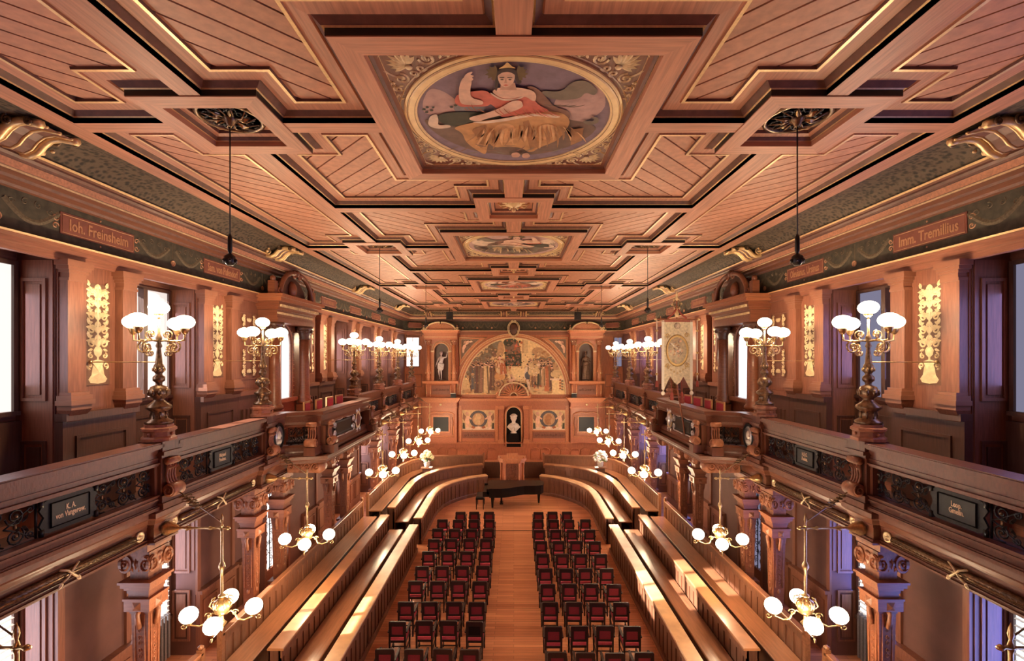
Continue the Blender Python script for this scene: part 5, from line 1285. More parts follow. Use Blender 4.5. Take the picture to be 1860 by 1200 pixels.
c = thing('cartouche', 'oval crest in a double gilt frame above the mural', 'crest', (0, YB, 0), BW)
q = MB(); cy = 8.98
q.lathe([(.33, .1), (.33, .18), (.2, .24), (.001, .26)], 24, 'wood_dark', 0, cy, 0, sq=1.3); q.build('shield', c)
q = MB()
for (a, bb) in ((.36, .47), (.44, .54)): q.tube([(a * math.sin(u) * (1 - .18 * (1 - math.cos(u)) * .5), cy + bb * math.cos(u), .26) for u in [2 * PI * i / 28 for i in range(28)]], .025, 'gilt', 5, close=True)
for sx in (-1, 1): q.ell(sx * .09, cy + .55, .28, .08, .06, .05, 'gilt', 8, 5)
q.tube([(0, cy - .5, .25), (0, cy - .75, .22)], .03, 'gilt', 5); q.build('gilt_frame', c)
# spandrels
for sx in (-1, 1):
    t = thing('spandrel_painting', 'triangular painting of a winged child in the %s upper corner beside the mural' % ('left' if sx < 0 else 'right'), 'painting', (0, YB, 0), BW, 'corner paintings')
    X = lambda x: sx * x
    tri = [(X(-3.73 * -1), 8.42), (X(1.73), 8.42), (X(3.71), 6.44)]
    tri = [(sx * 3.72, 8.42), (sx * 1.85, 8.42), (sx * 2.55, 7.92), (sx * 3.2, 7.2), (sx * 3.72, 6.45)]
    tin = [(sx * 3.60, 8.30), (sx * 2.35, 8.30), (sx * 2.75, 7.98), (sx * 3.3, 7.35), (sx * 3.6, 6.9)]
    q = MB(); q.prism(tri, .0, .03, 'wood_end2'); q.prism(tin, .03, .036, 'paint_ground')
    def P2(pts, m, z): q.poly([(sx * (3.6 - a), 8.3 - bb, z) for a, bb in pts], 'paint_' + m)
    P2([(.08, .95), (.05, .6), (.15, .4), (.3, .35), (.35, .5), (.22, .7), (.18, .95)], 'skin', .038); P2([(.28, .32), (.35, .15), (.5, .1), (.6, .2), (.45, .35), (.33, .4)], 'skin', .039)
    P2([(.15, .3), (.2, .15), (.3, .1), (.36, .18), (.3, .3)], 'skin2', .040); P2([(.5, .15), (.7, .1), (.8, .18), (.62, .25)], 'linen', .041)
    q.build('canvas', t)
    q = MB(); q.tube([(x, y, .04) for x, y in tri], .022, 'gilt', 5, close=True); q.tube([(x, y, .045) for x, y in tin], .014, 'gilt', 4, close=True); q.build('frame', t)
# wall paneling between the aedicules
q = MB()
for (y0, y1, d) in ((4.16, 4.24, .34), (4.06, 4.16, .28), (3.86, 4.06, .2), (3.74, 3.86, .14)): q.box(-3.75, 3.75, y0, y1, 0, d, 'wood_end2' if d > .25 else 'wood_end')
q.box(-6.2, 6.2, 1.15, 1.25, 0, .22, 'wood_end2'); q.build('ledge', wall_back, (0, YB, 0), BW)
for sx in (-1, 1):
    q = MB(); q.box(sx * .85 - .17, sx * .85 + .17, 1.2, 3.9, 0, .24, 'wood_end'); q.box(sx * .85 - .22, sx * .85 + .22, 3.5, 3.75, 0, .3, 'wood_end2'); q.box(sx * .85 - .2, sx * .85 + .2, 1.2, 1.45, 0, .28, 'wood_end2'); q.build('pilaster', wall_back, (0, YB, 0), BW)
    for xx in (1.16, 3.68): q = MB(); q.box(sx * xx - .1, sx * xx + .1, 1.25, 3.75, 0, .1, 'wood_end2'); q.build('stile', wall_back, (0, YB, 0), BW)
    q = MB(); q.box(sx * 2.42 - 1.1, sx * 2.42 + 1.1, 1.25, 1.55, 0, .05, 'wood_end'); q.box(sx * 2.42 - 1.1, sx * 2.42 + 1.1, 1.5, 1.9, .02, .07, 'wood_wall')
    for k in range(10): q.T = Matrix.Identity(4); q.tube([(x, y, .08) for x, y in spiral(sx * 2.42 - .9 + .2 * k, 1.7, .1, 1.3, k, 1 if k % 2 else -1, 10)], .014, 'wood_dark', 3)
    q.build('carved_band', wall_back, (0, YB, 0), BW)
    t = thing('putti_painting', 'gilt-ground panel of two winged children holding a roundel, %s of the bust niche' % ('left' if sx < 0 else 'right'), 'painting', (sx * 2.42, YB, 2.74), BW, 'gilt panels beside the bust')
    q = MB(); q.box(-1.12, 1.12, -.68, .68, .02, .04, 'paint_cream2')
    def P3(pts, m, z): q.poly([(a, bb, z) for a, bb in pts], 'paint_' + m)
    P3([(.62 * math.cos(2 * PI * i / 20), .06 + .6 * math.sin(2 * PI * i / 20)) for i in range(20)], 'navy', .042)
    P3([(.42 * math.cos(2 * PI * i / 20), .06 + .44 * math.sin(2 * PI * i / 20)) for i in range(20)], 'tan', .044)
    P3([(-.2, -.3), (.15, -.3), (.1, 0), (.22, .2), (.1, .4), (-.12, .42), (-.25, .2), (-.3, 0)], 'ochre3' if sx > 0 else 'cream2', .046)
    P3([(-1.1, -.66), (1.1, -.66), (1.0, -.45), (.5, -.5), (0, -.42), (-.5, -.5), (-1.0, -.45)], 'linen', .047)
    for e in (-1, 1):
        P3([(e * .62, -.5), (e * .82, -.5), (e * .92, 0), (e * .8, .3), (e * .6, .28), (e * .66, 0)], 'skin', .048); P3([(e * .45, .1), (e * .62, .25), (e * .66, .14), (e * .5, .02)], 'skin', .049)
        P3([(e * .78 + .12 * math.cos(2 * PI * i / 10), .44 + .13 * math.sin(2 * PI * i / 10)) for i in range(10)], 'skin2', .050); P3([(e * .86, .25), (e * 1.05, .5), (e * 1.08, .1), (e * .95, -.1)], 'brown', .051)
        P3([(e * .95, -.2), (e * 1.08, -.2), (e * 1.08, -.6), (e * .9, -.6)], 'leaf', .052); P3([(e * .2, -.5), (e * .4, -.38), (e * .5, -.52), (e * .3, -.6)], 'rust', .053)
    q.build('canvas', t)
    q = MB()
    for (x0, x1, y0, y1) in ((-1.18, 1.18, .68, .74), (-1.18, 1.18, -.74, -.68), (-1.18, -1.12, -.68, .68), (1.12, 1.18, -.68, .68)): q.box(x0, x1, y0, y1, 0, .08, 'wood_end2')
    q.build('frame', t)
    # curved top wainscot niches
    for k in range(7):
        x = sx * (1.5 + k * .68)
        q = MB(); q.box(x - .30, x + .30, .1, .62, .02, .05, 'wood_end'); q.tube([(xx, yy, .06) for xx, yy in [(x - .3, .1), (x - .3, .62)] + arc(x, .62, .3, .22, PI, 0, 8) + [(x + .3, .1)]], .025, 'wood_end2', 4)
        q.build('wainscot_panel', wall_back, (0, YB, 0), BW)
# bust niche
t = thing('bust_niche', 'arched dark niche in the middle of the end wall', 'niche', (0, YB, 0), BW)
q = MB(); q.prism([(-.5, .9), (.5, .9)] + arc(0, 3.15, .5, .5, 0, PI, 12), .05, .06, 'lacquer'); q.build('recess', t)
q = MB(); q.tube([(x, y, .14) for x, y in [(-.56, .95)] + arc(0, 3.15, .56, .56, PI, 0, 14) + [(.56, .95)]], .07, 'wood_end2', 6); q.tube([(x, y, .2) for x, y in [(-.52, .95)] + arc(0, 3.15, .5, .5, PI, 0, 14) + [(.52, .95)]], .018, 'gilt', 4); q.build('arch', t)
def figure(name, parent, build, vox, m, loc=(0, 0, 0), smooth=3):
    q = MB(); build(q); o = q.build(name, parent, loc)
    md = o.modifiers.new('r', 'REMESH'); md.mode = 'VOXEL'; md.voxel_size = vox; md.use_smooth_shade = True
    sm = o.modifiers.new('s', 'SMOOTH'); sm.iterations = smooth; sm.factor = .5
    return o
def head(q, x, y, z, r, m, face=-1):
    q.ell(x, y, z, r * .78, r * .95, r, m, 14, 10); q.ell(x, y + face * r * .35, z - r * .45, r * .5, r * .55, r * .45, m, 10, 8)
    q.ell(x, y + face * r * .98, z - r * .08, r * .13, r * .22, r * .28, m, 8, 6); q.ell(x, y + face * r * .86, z - r * .5, r * .28, r * .15, r * .07, m, 8, 6)
    for e in (-1, 1):
        q.ell(x + e * r * .78, y, z - r * .05, r * .1, r * .18, r * .25, m, 6, 5); q.ell(x + e * r * .3, y + face * r * .86, z + r * .05, r * .18, r * .1, r * .09, m, 6, 5)
        q.ell(x + e * r * .3, y + face * r * .9, z + r * .22, r * .22, r * .08, r * .05, m, 6, 5)
tb = thing('marble_bust', 'white marble portrait bust on a black pedestal in the central niche', 'bust', (0, YB - .36, 1.30))
def bust(q):
    m = 'marble'; head(q, 0, 0, 1.62, .25, m); q.ell(0, .04, 1.74, .22, .26, .18, m, 12, 8)
    for k in range(12): a = 2 * PI * k / 12; q.ell(.19 * math.cos(a), .05 + .2 * math.sin(a), 1.76, .07, .07, .08, m, 6, 5)
    q.tube([(0, .02, 1.45), (0, .03, 1.2)], .13, m, 10); q.ell(0, .03, 1.05, .40, .22, .26, m, 14, 10); q.tube([(-.38, .03, 1.1), (0, .02, .72)], .13, m, 8); q.tube([(.38, .03, 1.1), (0, .02, .72)], .13, m, 8)
    q.tube([(-.15, -.16, 1.3), (.1, -.2, .95), (.12, -.14, .75)], .045, m, 6); q.tube([(.15, -.16, 1.3), (-.05, -.2, 1.0), (-.1, -.15, .8)], .04, m, 6)
    q.lathe([(.1, .74), (.12, .70), (.2, .66), (.22, .60), (.2, .6)], 14, m, 0, 0, 0)
figure('bust_figure', tb, bust, .02, 'marble', smooth=2)
q = MB()
for (w, z0, z1) in ((.8, 0, .08), (.72, .08, .48), (.78, .48, .54), (.5, .54, .61)): q.box(-w / 2, w / 2, -.22, .22, z0, z1, 'lacquer')
q.build('pedestal', tb)
# aedicules with statues
for sx in (-1, 1):
    sd = 'left' if sx < 0 else 'right'
    t = thing('statue_aedicule', 'gilt-edged wooden aedicule with columns and arched pediment, %s of the mural' % sd, 'niche', (sx * 4.92, YB, 0), BW, 'statue aedicules')
    q = MB()
    for (y0, y1, w, d0) in ((8.25, 8.62, 1.10, .72), (8.62, 8.70, 1.14, .78), (8.70, 8.80, 1.2, .86), (8.80, 8.88, 1.26, .94)): q.box(-w, w, y0, y1, 0, d0, 'wood_end2' if y0 > 8.65 else 'wood_end')
    q.box(-1.27, 1.27, 8.86, 8.89, 0, .96, 'gilt'); q.box(-1.12, 1.12, 8.40, 8.425, .7, .74, 'gilt'); q.build('entablature', t)
    q = MB()
    for e in (-1, 1):
        q.tube([(e * x, y, .8) for x, y in [(.06 + .92 * math.sin(i * PI / 2 / 9), 8.9 + .5 * math.cos(i * PI / 2 / 9)) for i in range(10)]], .05, 'gilt', 6)
        q.tube([(e * x, y, .78) for x, y in [(.06 + .84 * math.sin(i * PI / 2 / 9), 8.9 + .42 * math.cos(i * PI / 2 / 9)) for i in range(10)]], .05, 'wood_end', 6)
        q.ell(e * .09, 9.38, .82, .07, .07, .06, 'gilt', 8, 5)
        q.tube([(e * 1.1 + x, 8.98 + y, .8) for x, y in spiral(0, 0, .1, 1.5, 0, e, 14)], .03, 'gilt', 5); q.ell(e * 1.12, 9.16, .8, .05, .05, .09, 'wood_end2', 6, 5)
    q.prism([(.86 * math.cos(PI * i / 12), 8.88 + .44 * math.sin(PI * i / 12)) for i in range(13)], .4, .66, 'wood_end2'); q.build('broken_pediment', t)
    q = MB(); q.box(-1.1, -.5, 5.42, 8.25, 0, .40, 'wood_end'); q.box(.5, 1.1, 5.42, 8.25, 0, .40, 'wood_end')
    for e in (-1, 1): q.prism([(e * .5, 7.5)] + [(e * .5 * math.cos(PI / 2 * i / 8), 7.5 + .5 * math.sin(PI / 2 * i / 8)) for i in range(9)] + [(0, 8.25), (e * .5, 8.25)], 0, .40, 'wood_end')
    q.box(-.5, .5, 5.42, 8.1, -.02, .02, 'wood_dark'); q.build('niche_body', t)
    q = MB(); q.tube([(x, y, .42) for x, y in arc(0, 7.5, .64, .64, PI, 0, 15)], .022, 'gilt', 5); q.tube([(x, y, .42) for x, y in arc(0, 7.5, .57, .57, PI, 0, 15)], .06, 'wood_end2', 5); q.tube([(x, y, .44) for x, y in [(-.5, 5.5)] + arc(0, 7.5, .5, .5, PI, 0, 15) + [(.5, 5.5)]], .02, 'gilt', 5)
    for e in (-1, 1): q.box(e * .58 - .08, e * .58 + .08, 5.45, 7.42, .4, .47, 'wood_end2'); q.box(e * .58 - .11, e * .58 + .11, 7.40, 7.5, .4, .5, 'gilt'); q.tube([(e * .75 + x, 7.95 + y, .45) for x, y in spiral(0, 0, .12, 1.5, 0, e, 14)], .025, 'gilt', 4)
    q.build('arch_molding', t)
    for e in (-1, 1):
        q = MB(); q.lathe([(.2, 5.44), (.2, 5.52), (.13, 5.58), (.18, 5.72), (.13, 5.86), (.17, 5.98), (.2, 6.1), (.17, 6.22), (.15, 6.28), (.155, 6.34), (.135, 6.4), (.125, 7.9)], 14, 'wood_end2', e * .87, 0, .58, axis='y'); c = q.build('column', t)
        q = MB(); q.lathe([(.13, 7.88), (.15, 7.94), (.2, 8.1), (.24, 8.2), (.24, 8.25)], 12, 'wood_carved', e * .87, 0, .58, axis='y')
        for k in range(6): a = k * PI / 3; q.ell(e * .87 + .17 * math.cos(a), 8.12, .58 + .17 * math.sin(a), .05, .06, .05, 'gilt', 6, 4)
        q.build('capital', c)
        q = MB(); q.T = Matrix.Identity(4)
        for k in range(5): a = 2 * PI * k / 5; q.ell(e * .87 + .17 * math.cos(a), 6.0, .58 + .17 * math.sin(a), .04, .05, .04, 'gilt', 6, 4)
        q.build('shaft_ring', c)
    q = MB(); q.box(-1.2, 1.2, 5.28, 5.44, 0, .84, 'wood_end2'); q.box(-1.22, 1.22, 5.40, 5.45, 0, .87, 'wood_end2'); q.box(-1.02, 1.02, 4.34, 5.28, 0, .6, 'wood_end'); q.box(-.62, .62, 4.55, 5.15, .6, .63, 'wood_wall')
    for k in range(6): q.tube([(x, y, .64) for x, y in spiral(-.45 + .18 * k, 4.85, .09, 1.3, k, 1 if k % 2 else -1, 10)], .014, 'wood_dark', 3)
    q.build('pedestal_zone', t)
    for e in (-.96, -.68, .68, .96):
        q = MB(); q.tube([(e, 5.28, .66), (e, 5.1, .74), (e, 4.8, .70), (e, 4.55, .66), (e, 4.42, .74)], .05, 'wood_end2', 6); q.tube([(e, 5.2, .72), (e, 4.9, .74), (e, 4.6, .71)], .018, 'gilt', 4); q.build('scroll_corbel', t)
    q = MB()
    for (y0, y1, w, d0) in ((4.24, 4.34, 1.34, 1.0), (4.12, 4.24, 1.26, .9), (4.02, 4.12, 1.18, .82), (3.7, 4.02, 1.08, .66), (3.6, 3.7, 1.12, .7)): q.box(-w, w, y0, y1, 0, d0, 'wood_end2' if w > 1.15 else 'wood_end')
    q.ell(0, 3.86, .7, .09, .09, .06, 'gilt', 8, 5); q.build('lower_cornice', t)
    q = MB(); q.box(-1.06, 1.06, 1.25, 3.6, 0, .5, 'wood_end'); q.build('lower_body', t)
    q = MB(); q.tube([(-.86, 1.7, .52), (-.86, 3.2, .52), (-.7, 3.28, .52), (-.4, 3.36, .52), (0, 3.3, .52), (.4, 3.36, .52), (.7, 3.28, .52), (.86, 3.2, .52), (.86, 1.7, .52)], .06, 'wood_end2', 6, close=True)
    for (x0, x1, y0, y1) in ((-.62, .62, 3.02, 3.12), (-.62, .62, 1.94, 2.04), (-.62, -.52, 2.04, 3.02), (.52, .62, 2.04, 3.02)): q.box(x0, x1, y0, y1, .5, .6, 'gilt' if False else 'wood_end2')
    for e in (-1, 1): q.tube([(e * .78, 3.0, .56), (e * .84, 2.6, .58), (e * .76, 2.2, .56), (e * .82, 1.8, .56)], .04, 'wood_carved', 5)
    q.build('shaped_frame', t)
    q = MB(); q.box(-.56, .56, 2.0, 3.06, .5, .53, 'slate'); o = q.build('dark_picture', None, (sx * 4.92, YB, 0), BW)
    tag(o, 'dark square picture in a shaped wooden frame under the %s statue' % sd, 'picture', 'dark square pictures')
    sb = thing('statue', ['bronze statue of a youth with one arm raised, in the niche by the mural', 'dark bronze statue of a draped standing woman in an arched niche'][0 if sx < 0 else 1], 'statue', (sx * 4.92, YB - .42, 5.45))
    q = MB(); q.lathe([(.26, 0), (.26, .05), (.22, .08)], 16, 'bronze_fig'); q.build('plinth', sb)
    if sx < 0:
        def st(q):
            m = 'bronze_lit'; z = .08
            head(q, .0, -.02, z + 1.78, .125, m); q.ell(0, .02, z + 1.84, .11, .13, .09, m, 10, 8); q.tube([(0, 0, z + 1.68), (0, 0, z + 1.56)], .055, m, 8)
            q.ell(0, 0, z + 1.42, .19, .12, .17, m, 12, 8); q.ell(-.01, 0, z + 1.22, .14, .10, .16, m, 12, 8); q.ell(-.02, 0, z + 1.04, .16, .12, .13, m, 12, 8)
            q.tube([(.16, 0, z + 1.5), (.34, -.03, z + 1.52)], .055, m, 8, .8); q.tube([(.34, -.03, z + 1.52), (.42, -.08, z + 1.8)], .045, m, 8, .7); q.ell(.43, -.09, z + 1.87, .04, .03, .06, m, 6, 5)
            q.tube([(-.17, 0, z + 1.48), (-.26, 0, z + 1.22)], .055, m, 8, .8); q.tube([(-.26, 0, z + 1.22), (-.34, -.06, z + .98)], .045, m, 8, .7); q.ell(-.36, -.08, z + .92, .035, .03, .06, m, 6, 5)
            q.tube([(-.03, 0, z + 1.0), (.0, -.02, z + .52)], .09, m, 10, .65); q.tube([(.0, -.02, z + .52), (.02, 0, z + .06)], .06, m, 8, .6); q.ell(.02, -.07, z + .03, .05, .12, .04, m, 8, 6)
            q.tube([(-.1, 0, z + 1.0), (-.16, -.07, z + .56)], .085, m, 10, .65); q.tube([(-.16, -.07, z + .56), (-.12, .08, z + .15)], .055, m, 8, .6); q.ell(-.11, .05, z + .08, .045, .1, .05, m, 8, 6)
            for k in range(6): q.tube([(-.18 + .07 * k, -.08, z + 1.1), (-.2 + .07 * k, -.1, z + .95 - .03 * k), (-.22 + .06 * k, -.06, z + .75 - .02 * k)], .05, m, 6, .7)
            q.tube([(.15, -.06, z + 1.5), (-.05, -.13, z + 1.35), (-.17, -.06, z + 1.12)], .035, m, 6)
    else:
        def st(q):
            m = 'bronze_fig'; z = .08
            head(q, -.03, -.03, z + 1.78, .12, m); q.ell(-.03, .02, z + 1.84, .12, .14, .1, m, 10, 8); q.lathe([(.1, z + 1.88), (.12, z + 1.96), (.1, z + 1.94)], 8, m, -.03, 0); q.tube([(-.02, 0, z + 1.68), (0, 0, z + 1.56)], .055, m, 8)
            q.ell(0, 0, z + 1.42, .2, .13, .18, m, 12, 8); q.ell(0, 0, z + 1.15, .18, .13, .2, m, 12, 8)
            q.tube([(.18, 0, z + 1.48), (.27, -.04, z + 1.22)], .06, m, 8, .8); q.tube([(.27, -.04, z + 1.22), (.12, -.17, z + 1.3)], .05, m, 8, .7); q.tube([(-.18, 0, z + 1.48), (-.28, 0, z + 1.2)], .06, m, 8, .8); q.tube([(-.28, 0, z + 1.2), (-.3, -.1, z + .95)], .05, m, 8, .7)
            for k in range(14):
                a = 2 * PI * k / 14; q.tube([(.14 * math.cos(a), .1 * math.sin(a), z + 1.2), (.2 * math.cos(a), .16 * math.sin(a), z + .6), (.25 * math.cos(a), .19 * math.sin(a), z + .02)], .065, m, 6)
            q.tube([(0, 0, z + 1.0), (0, 0, z + .05)], .16, m, 10)
            for k in range(4): q.tube([(.2, -.1, z + 1.15 - .08 * k), (0, -.2, z + .95 - .09 * k), (-.2, -.12, z + .85 - .12 * k)], .04, m, 6)
    figure('figure', sb, st, .022, 'bronze_fig', smooth=2)
    q = MB(); q.box(-.17, .17, -.12, .12, 0, .26, 'black'); q.lathe([(.1, -.13), (.09, -.135)], 12, 'iron', 0, 0, .13, axis='y'); sp = thing('loudspeaker', 'small black loudspeaker box on the pedestal beside the mural, %s side' % sd, 'loudspeaker', (sx * 4.05, YB - .78, 4.36), group='small loudspeakers'); q.build('cabinet', sp)
    q = MB(); q.box(-.19, .19, -.14, .14, .26, .28, 'silvered'); q.build('top_plate', sp)
    # side panelling beyond the aedicule
    for (y0, y1) in ((1.3, 2.9), (3.1, 3.9), (5.0, 5.9), (8.5, 8.8)): panel(wall_back, 0, 0, 0, 0, 1.1, y1 - y0, 'wood_wall').location = (sx * 6.85, YB, (y0 + y1) / 2)
    for o in [o for o in wall_back.children if o.name.startswith('panel')]: o.rotation_euler = BW
    WIN_N += 1
    xw = sx * 6.93; w = .84 if sx < 0 else .5; xw = sx * 6.93 if sx < 0 else 7.16
    q = MB(); q.box(-w / 2 - .07, w / 2 + .07, -1.05, -.98, 0, .12, 'wood_wall'); q.box(-w / 2 - .07, w / 2 + .07, .98, 1.05, 0, .1, 'wood_wall'); q.box(-w / 2 - .07, -w / 2, -1, 1, 0, .1, 'wood_wall'); q.box(w / 2, w / 2 + .07, -1, 1, 0, .1, 'wood_wall'); q.box(-.015, .015, -1, 1, .03, .08, 'paper_white'); q.box(-w / 2, w / 2, -.3, -.27, .03, .08, 'paper_white'); q.box(-w / 2, w / 2, .35, .38, .03, .08, 'paper_white')
    f = struct(q.build('window_%d' % WIN_N, None, (xw, YB - .005, 7.42), BW))
    q = MB(); q.box(-w / 2, w / 2, -1, 1, .02, .03, 'pane_sunny' if sx < 0 else 'pane_blue'); q.build('pane', f)
# hanging black loudspeakers
for sx in (-1, 1):
    t = thing('hanging_loudspeaker', 'black box loudspeaker hung from the ceiling before the end wall, %s one' % ('left' if sx < 0 else 'right'), 'loudspeaker', (sx * 3.97, 29.0, ZC), group='loudspeakers hung from the ceiling')
    q = MB(); q.box(-.19, .19, -.16, .16, -.72, -.24, 'black'); q.build('cabinet', t)
    q = MB(); q.box(-.16, .16, -.175, -.16, -.69, -.27, 'iron'); q.build('front_grille', t)
    q = MB(); q.tube([(0, 0, .05), (0, 0, -.25)], .02, 'iron', 6); q.build('mounting_rod', t)

# ================================================================ STALLS (desks and benches)
def plen(P): return sum(math.dist(P[i], P[i + 1]) for i in range(len(P) - 1))
def along(P, step, start=.15):
    out = []; L = plen(P); d = start
    while d < L - .08:
        a = d
        for i in range(len(P) - 1):
            s_ = math.dist(P[i], P[i + 1])
            if a <= s_:
                tx, ty = (P[i + 1][0] - P[i][0]) / s_, (P[i + 1][1] - P[i][1]) / s_
                out.append((P[i][0] + tx * a, P[i][1] + ty * a, math.atan2(ty, tx))); break
            a -= s_
        d += step
    return out
STM = {}
def stile_mesh(h, m):
    k = (round(h, 2), m)
    if k not in STM:
        q = MB(); q.box(-.028, .028, -.022, .022, 0, h, m); STM[k] = q.mesh('stile')
    return STM[k]
def stall(s, P, zb_, zt, label, name='stall_desk', depth=.27, seat=True, third=False):
    P = [(s * x, y) for x, y in P]; sg = -1 if s > 0 else 1     # right side path runs away from viewer: outward is to the right
    t = thing(name, label, 'bench', (0, 0, 0), group=None)
    fm = 'wood_bench'
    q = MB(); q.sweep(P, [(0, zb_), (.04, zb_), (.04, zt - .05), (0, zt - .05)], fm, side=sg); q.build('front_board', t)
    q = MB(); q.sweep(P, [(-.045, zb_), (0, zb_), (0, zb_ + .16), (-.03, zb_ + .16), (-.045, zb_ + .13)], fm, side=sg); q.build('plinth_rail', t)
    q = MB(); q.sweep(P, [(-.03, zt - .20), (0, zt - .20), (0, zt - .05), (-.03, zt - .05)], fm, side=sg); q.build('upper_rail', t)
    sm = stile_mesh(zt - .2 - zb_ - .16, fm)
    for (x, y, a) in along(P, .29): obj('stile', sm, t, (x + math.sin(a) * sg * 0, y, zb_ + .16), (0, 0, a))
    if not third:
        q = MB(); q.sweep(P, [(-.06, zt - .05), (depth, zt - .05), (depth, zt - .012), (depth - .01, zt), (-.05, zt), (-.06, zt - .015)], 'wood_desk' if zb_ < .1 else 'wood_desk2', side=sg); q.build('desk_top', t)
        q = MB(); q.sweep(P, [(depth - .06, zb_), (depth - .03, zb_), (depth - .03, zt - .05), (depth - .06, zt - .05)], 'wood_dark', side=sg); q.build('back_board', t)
        for e in (0, -1):
            a, bb = (P[0], P[1]) if e == 0 else (P[-1], P[-2])
            tx, ty = (bb[0] - a[0]), (bb[1] - a[1]); L = math.hypot(tx, ty); tx /= L; ty /= L
            q = MB(); q.sweep([a, (a[0] + tx * .05, a[1] + ty * .05)], [(.0, zb_), (depth - .02, zb_), (depth - .02, zt - .05), (.0, zt - .05)], 'wood_dark', side=sg if e == 0 else -sg); q.build('end_board', t)
    else:
        q = MB(); q.sweep(P, [(-.05, zt - .05), (.09, zt - .05), (.09, zt - .01), (.08, zt), (-.04, zt), (-.05, zt - .01)], 'wood_seat', side=sg); q.build('cap_rail', t)
        for e in (0, -1):
            q = MB(); q.box(-.05, .05, -.05, .05, zb_ - .4, zt + .06, 'wood_seat'); q.lathe([(.05, zt + .06), (.06, zt + .1), (.001, zt + .14)], 8, 'wood_seat'); q.build('end_post', t, (P[e][0], P[e][1], 0))
    if seat:
        q = MB(); q.sweep(P, [(-.56, zb_ + .40), (-.05, zb_ + .40), (-.05, zb_ + .445), (-.55, zb_ + .445), (-.57, zb_ + .43)], 'wood_seat', side=sg); q.build('seat_plank', t)
        q = MB(); q.sweep(P, [(-.50, zb_), (-.47, zb_), (-.47, zb_ + .40), (-.50, zb_ + .40)], 'wood_dark', side=sg); q.build('seat_front', t)
    return t
for s in (-1, 1):
    sd = SIDE[s]
    stall(s, [(3.5, 5), (3.5, 16.9)], 0, 1.0, 'long light-topped desk bench beside the chairs, %s side, near section' % sd, seat=False)
    stall(s, [(3.5, 17.6), (3.5, 20.6), (3.46, 21.2), (3.32, 21.9), (3.05, 22.5), (2.75, 22.95), (2.35, 23.4), (1.9, 23.75), (1.34, 24.0)], 0, 1.0, 'curved light-topped desk bench sweeping round behind the piano, %s half' % sd, seat=False)
    stall(s, [(4.66, 5), (4.66, 8.75)], .2, 1.2, 'short middle-row desk bench closest to the viewer, %s side' % sd)
    stall(s, [(4.66, 9.35), (4.66, 17.35)], .2, 1.2, 'long middle-row desk bench, %s side' % sd)
    stall(s, [(4.66, 18.2), (4.66, 21.8), (4.6, 22.4), (4.45, 23.05), (4.2, 23.7), (3.85, 24.3), (3.4, 24.8), (2.8, 25.2), (2.2, 25.45), (1.67, 25.6)], .2, 1.2, 'curved middle-row desk bench beside the pulpit, %s half' % sd)
    stall(s, [(5.85, 5), (5.85, 8.75)], .45, 1.5, 'short back-row bench under the %s gallery, closest to the viewer' % sd, 'stall_bench', third=True)
    stall(s, [(5.85, 9.35), (5.85, 18.05)], .45, 1.5, 'long back-row bench along the %s gallery columns' % sd, 'stall_bench', third=True)
    stall(s, [(5.85, 18.75), (5.85, 24.0), (5.5, 25.3), (4.6, 26.4), (1.7, 26.6)], .45, 1.5, 'far back-row bench turning along the end wall, %s half' % sd, 'stall_bench', third=True)
    for (x0, x1, y0, y1, z) in ((4.0, 5.16, 5, 24.2, .2), (5.16, 6.0, 5, 24.2, .45), (1.62, 5.2, 25.3, 27.4, .2)):
        a, c = sorted((s * x0, s * x1)); q = MB(); q.box(a, c, y0, y1, 0, z, 'wood_seat'); q.build('tier', floor)
q = MB(); q.box(-1.62, 1.62, 25.4, 27.4, 0, .2, 'wood_seat'); q.build('tier', floor)
q = MB(); q.box(-1.66, 1.66, 26.55, 26.62, .2, 1.1, 'wood_dark'); q.build('low_partition', floor)

# ================================================================ CHAIRS
def chair_proto():
    t = thing('armchair', 'x', 'chair', (0, 0, 0), group='red armchairs in rows on the floor')
    W = 'chair_wood'
    q = MB(); pl = [(-.2, .50), (.2, .50), (.2, .85), (.18, .87), (-.18, .87), (-.2, .85)]
    q.T = Matrix.Rotation(PI / 2, 4, 'X')
    # frame as four rails round the upholstery
    for p in ([(-.2, .76), (.2, .76), (.2, .85), (.18, .87), (-.18, .87), (-.2, .85)], [(-.2, .52), (.2, .52), (.2, .57), (-.2, .57)], [(-.2, .57), (-.13, .57), (-.13, .76), (-.2, .76)], [(.13, .57), (.2, .57), (.2, .76), (.13, .76)]):
        q.prism(p, -.02, .02, W)
    q.T = Matrix.Identity(4); q.build('back_frame', t)
    q = MB(); q.box(-.135, .135, -.012, .018, .565, .765, 'velvet'); q.build('back_pad', t)
    q = MB(); q.box(-.20, .20, .02, .44, .36, .41, W); q.build('seat_frame', t)
    q = MB(); q.frustum(0, .235, .41, .455, .38, .40, .33, .35, 'velvet_seat'); q.build('seat', t)
    lg = MB(); lg.frustum(0, 0, 0, .52, .032, .032, .042, .042, W); lgm = lg.mesh('leg')
    lf = MB(); lf.lathe([(.014, 0), (.02, .03), (.016, .1), (.024, .3), (.02, .36), (.026, .40), (.018, .46), (.022, .60)], 8, W); lfm = lf.mesh('leg')
    for sx in (-1, 1):
        obj('leg', lgm, t, (sx * .178, 0, 0)); obj('leg', lfm, t, (sx * .195, .42, 0))
    am = MB(); am.box(-.025, .025, 0, .44, .60, .63, W); am.ell(0, .44, .61, .028, .03, .028, W, 8, 5); am = am.mesh('arm')
    for sx in (-1, 1): obj('arm', am, t, (sx * .205, 0, 0))
    q = MB(); q.box(-.19, .19, .2, .22, .15, .17, W); q.box(-.19, -.17, 0, .42, .14, .17, W); q.box(.17, .19, 0, .42, .14, .17, W); q.build('stretcher', t)
    return t
proto = chair_proto(); used = False
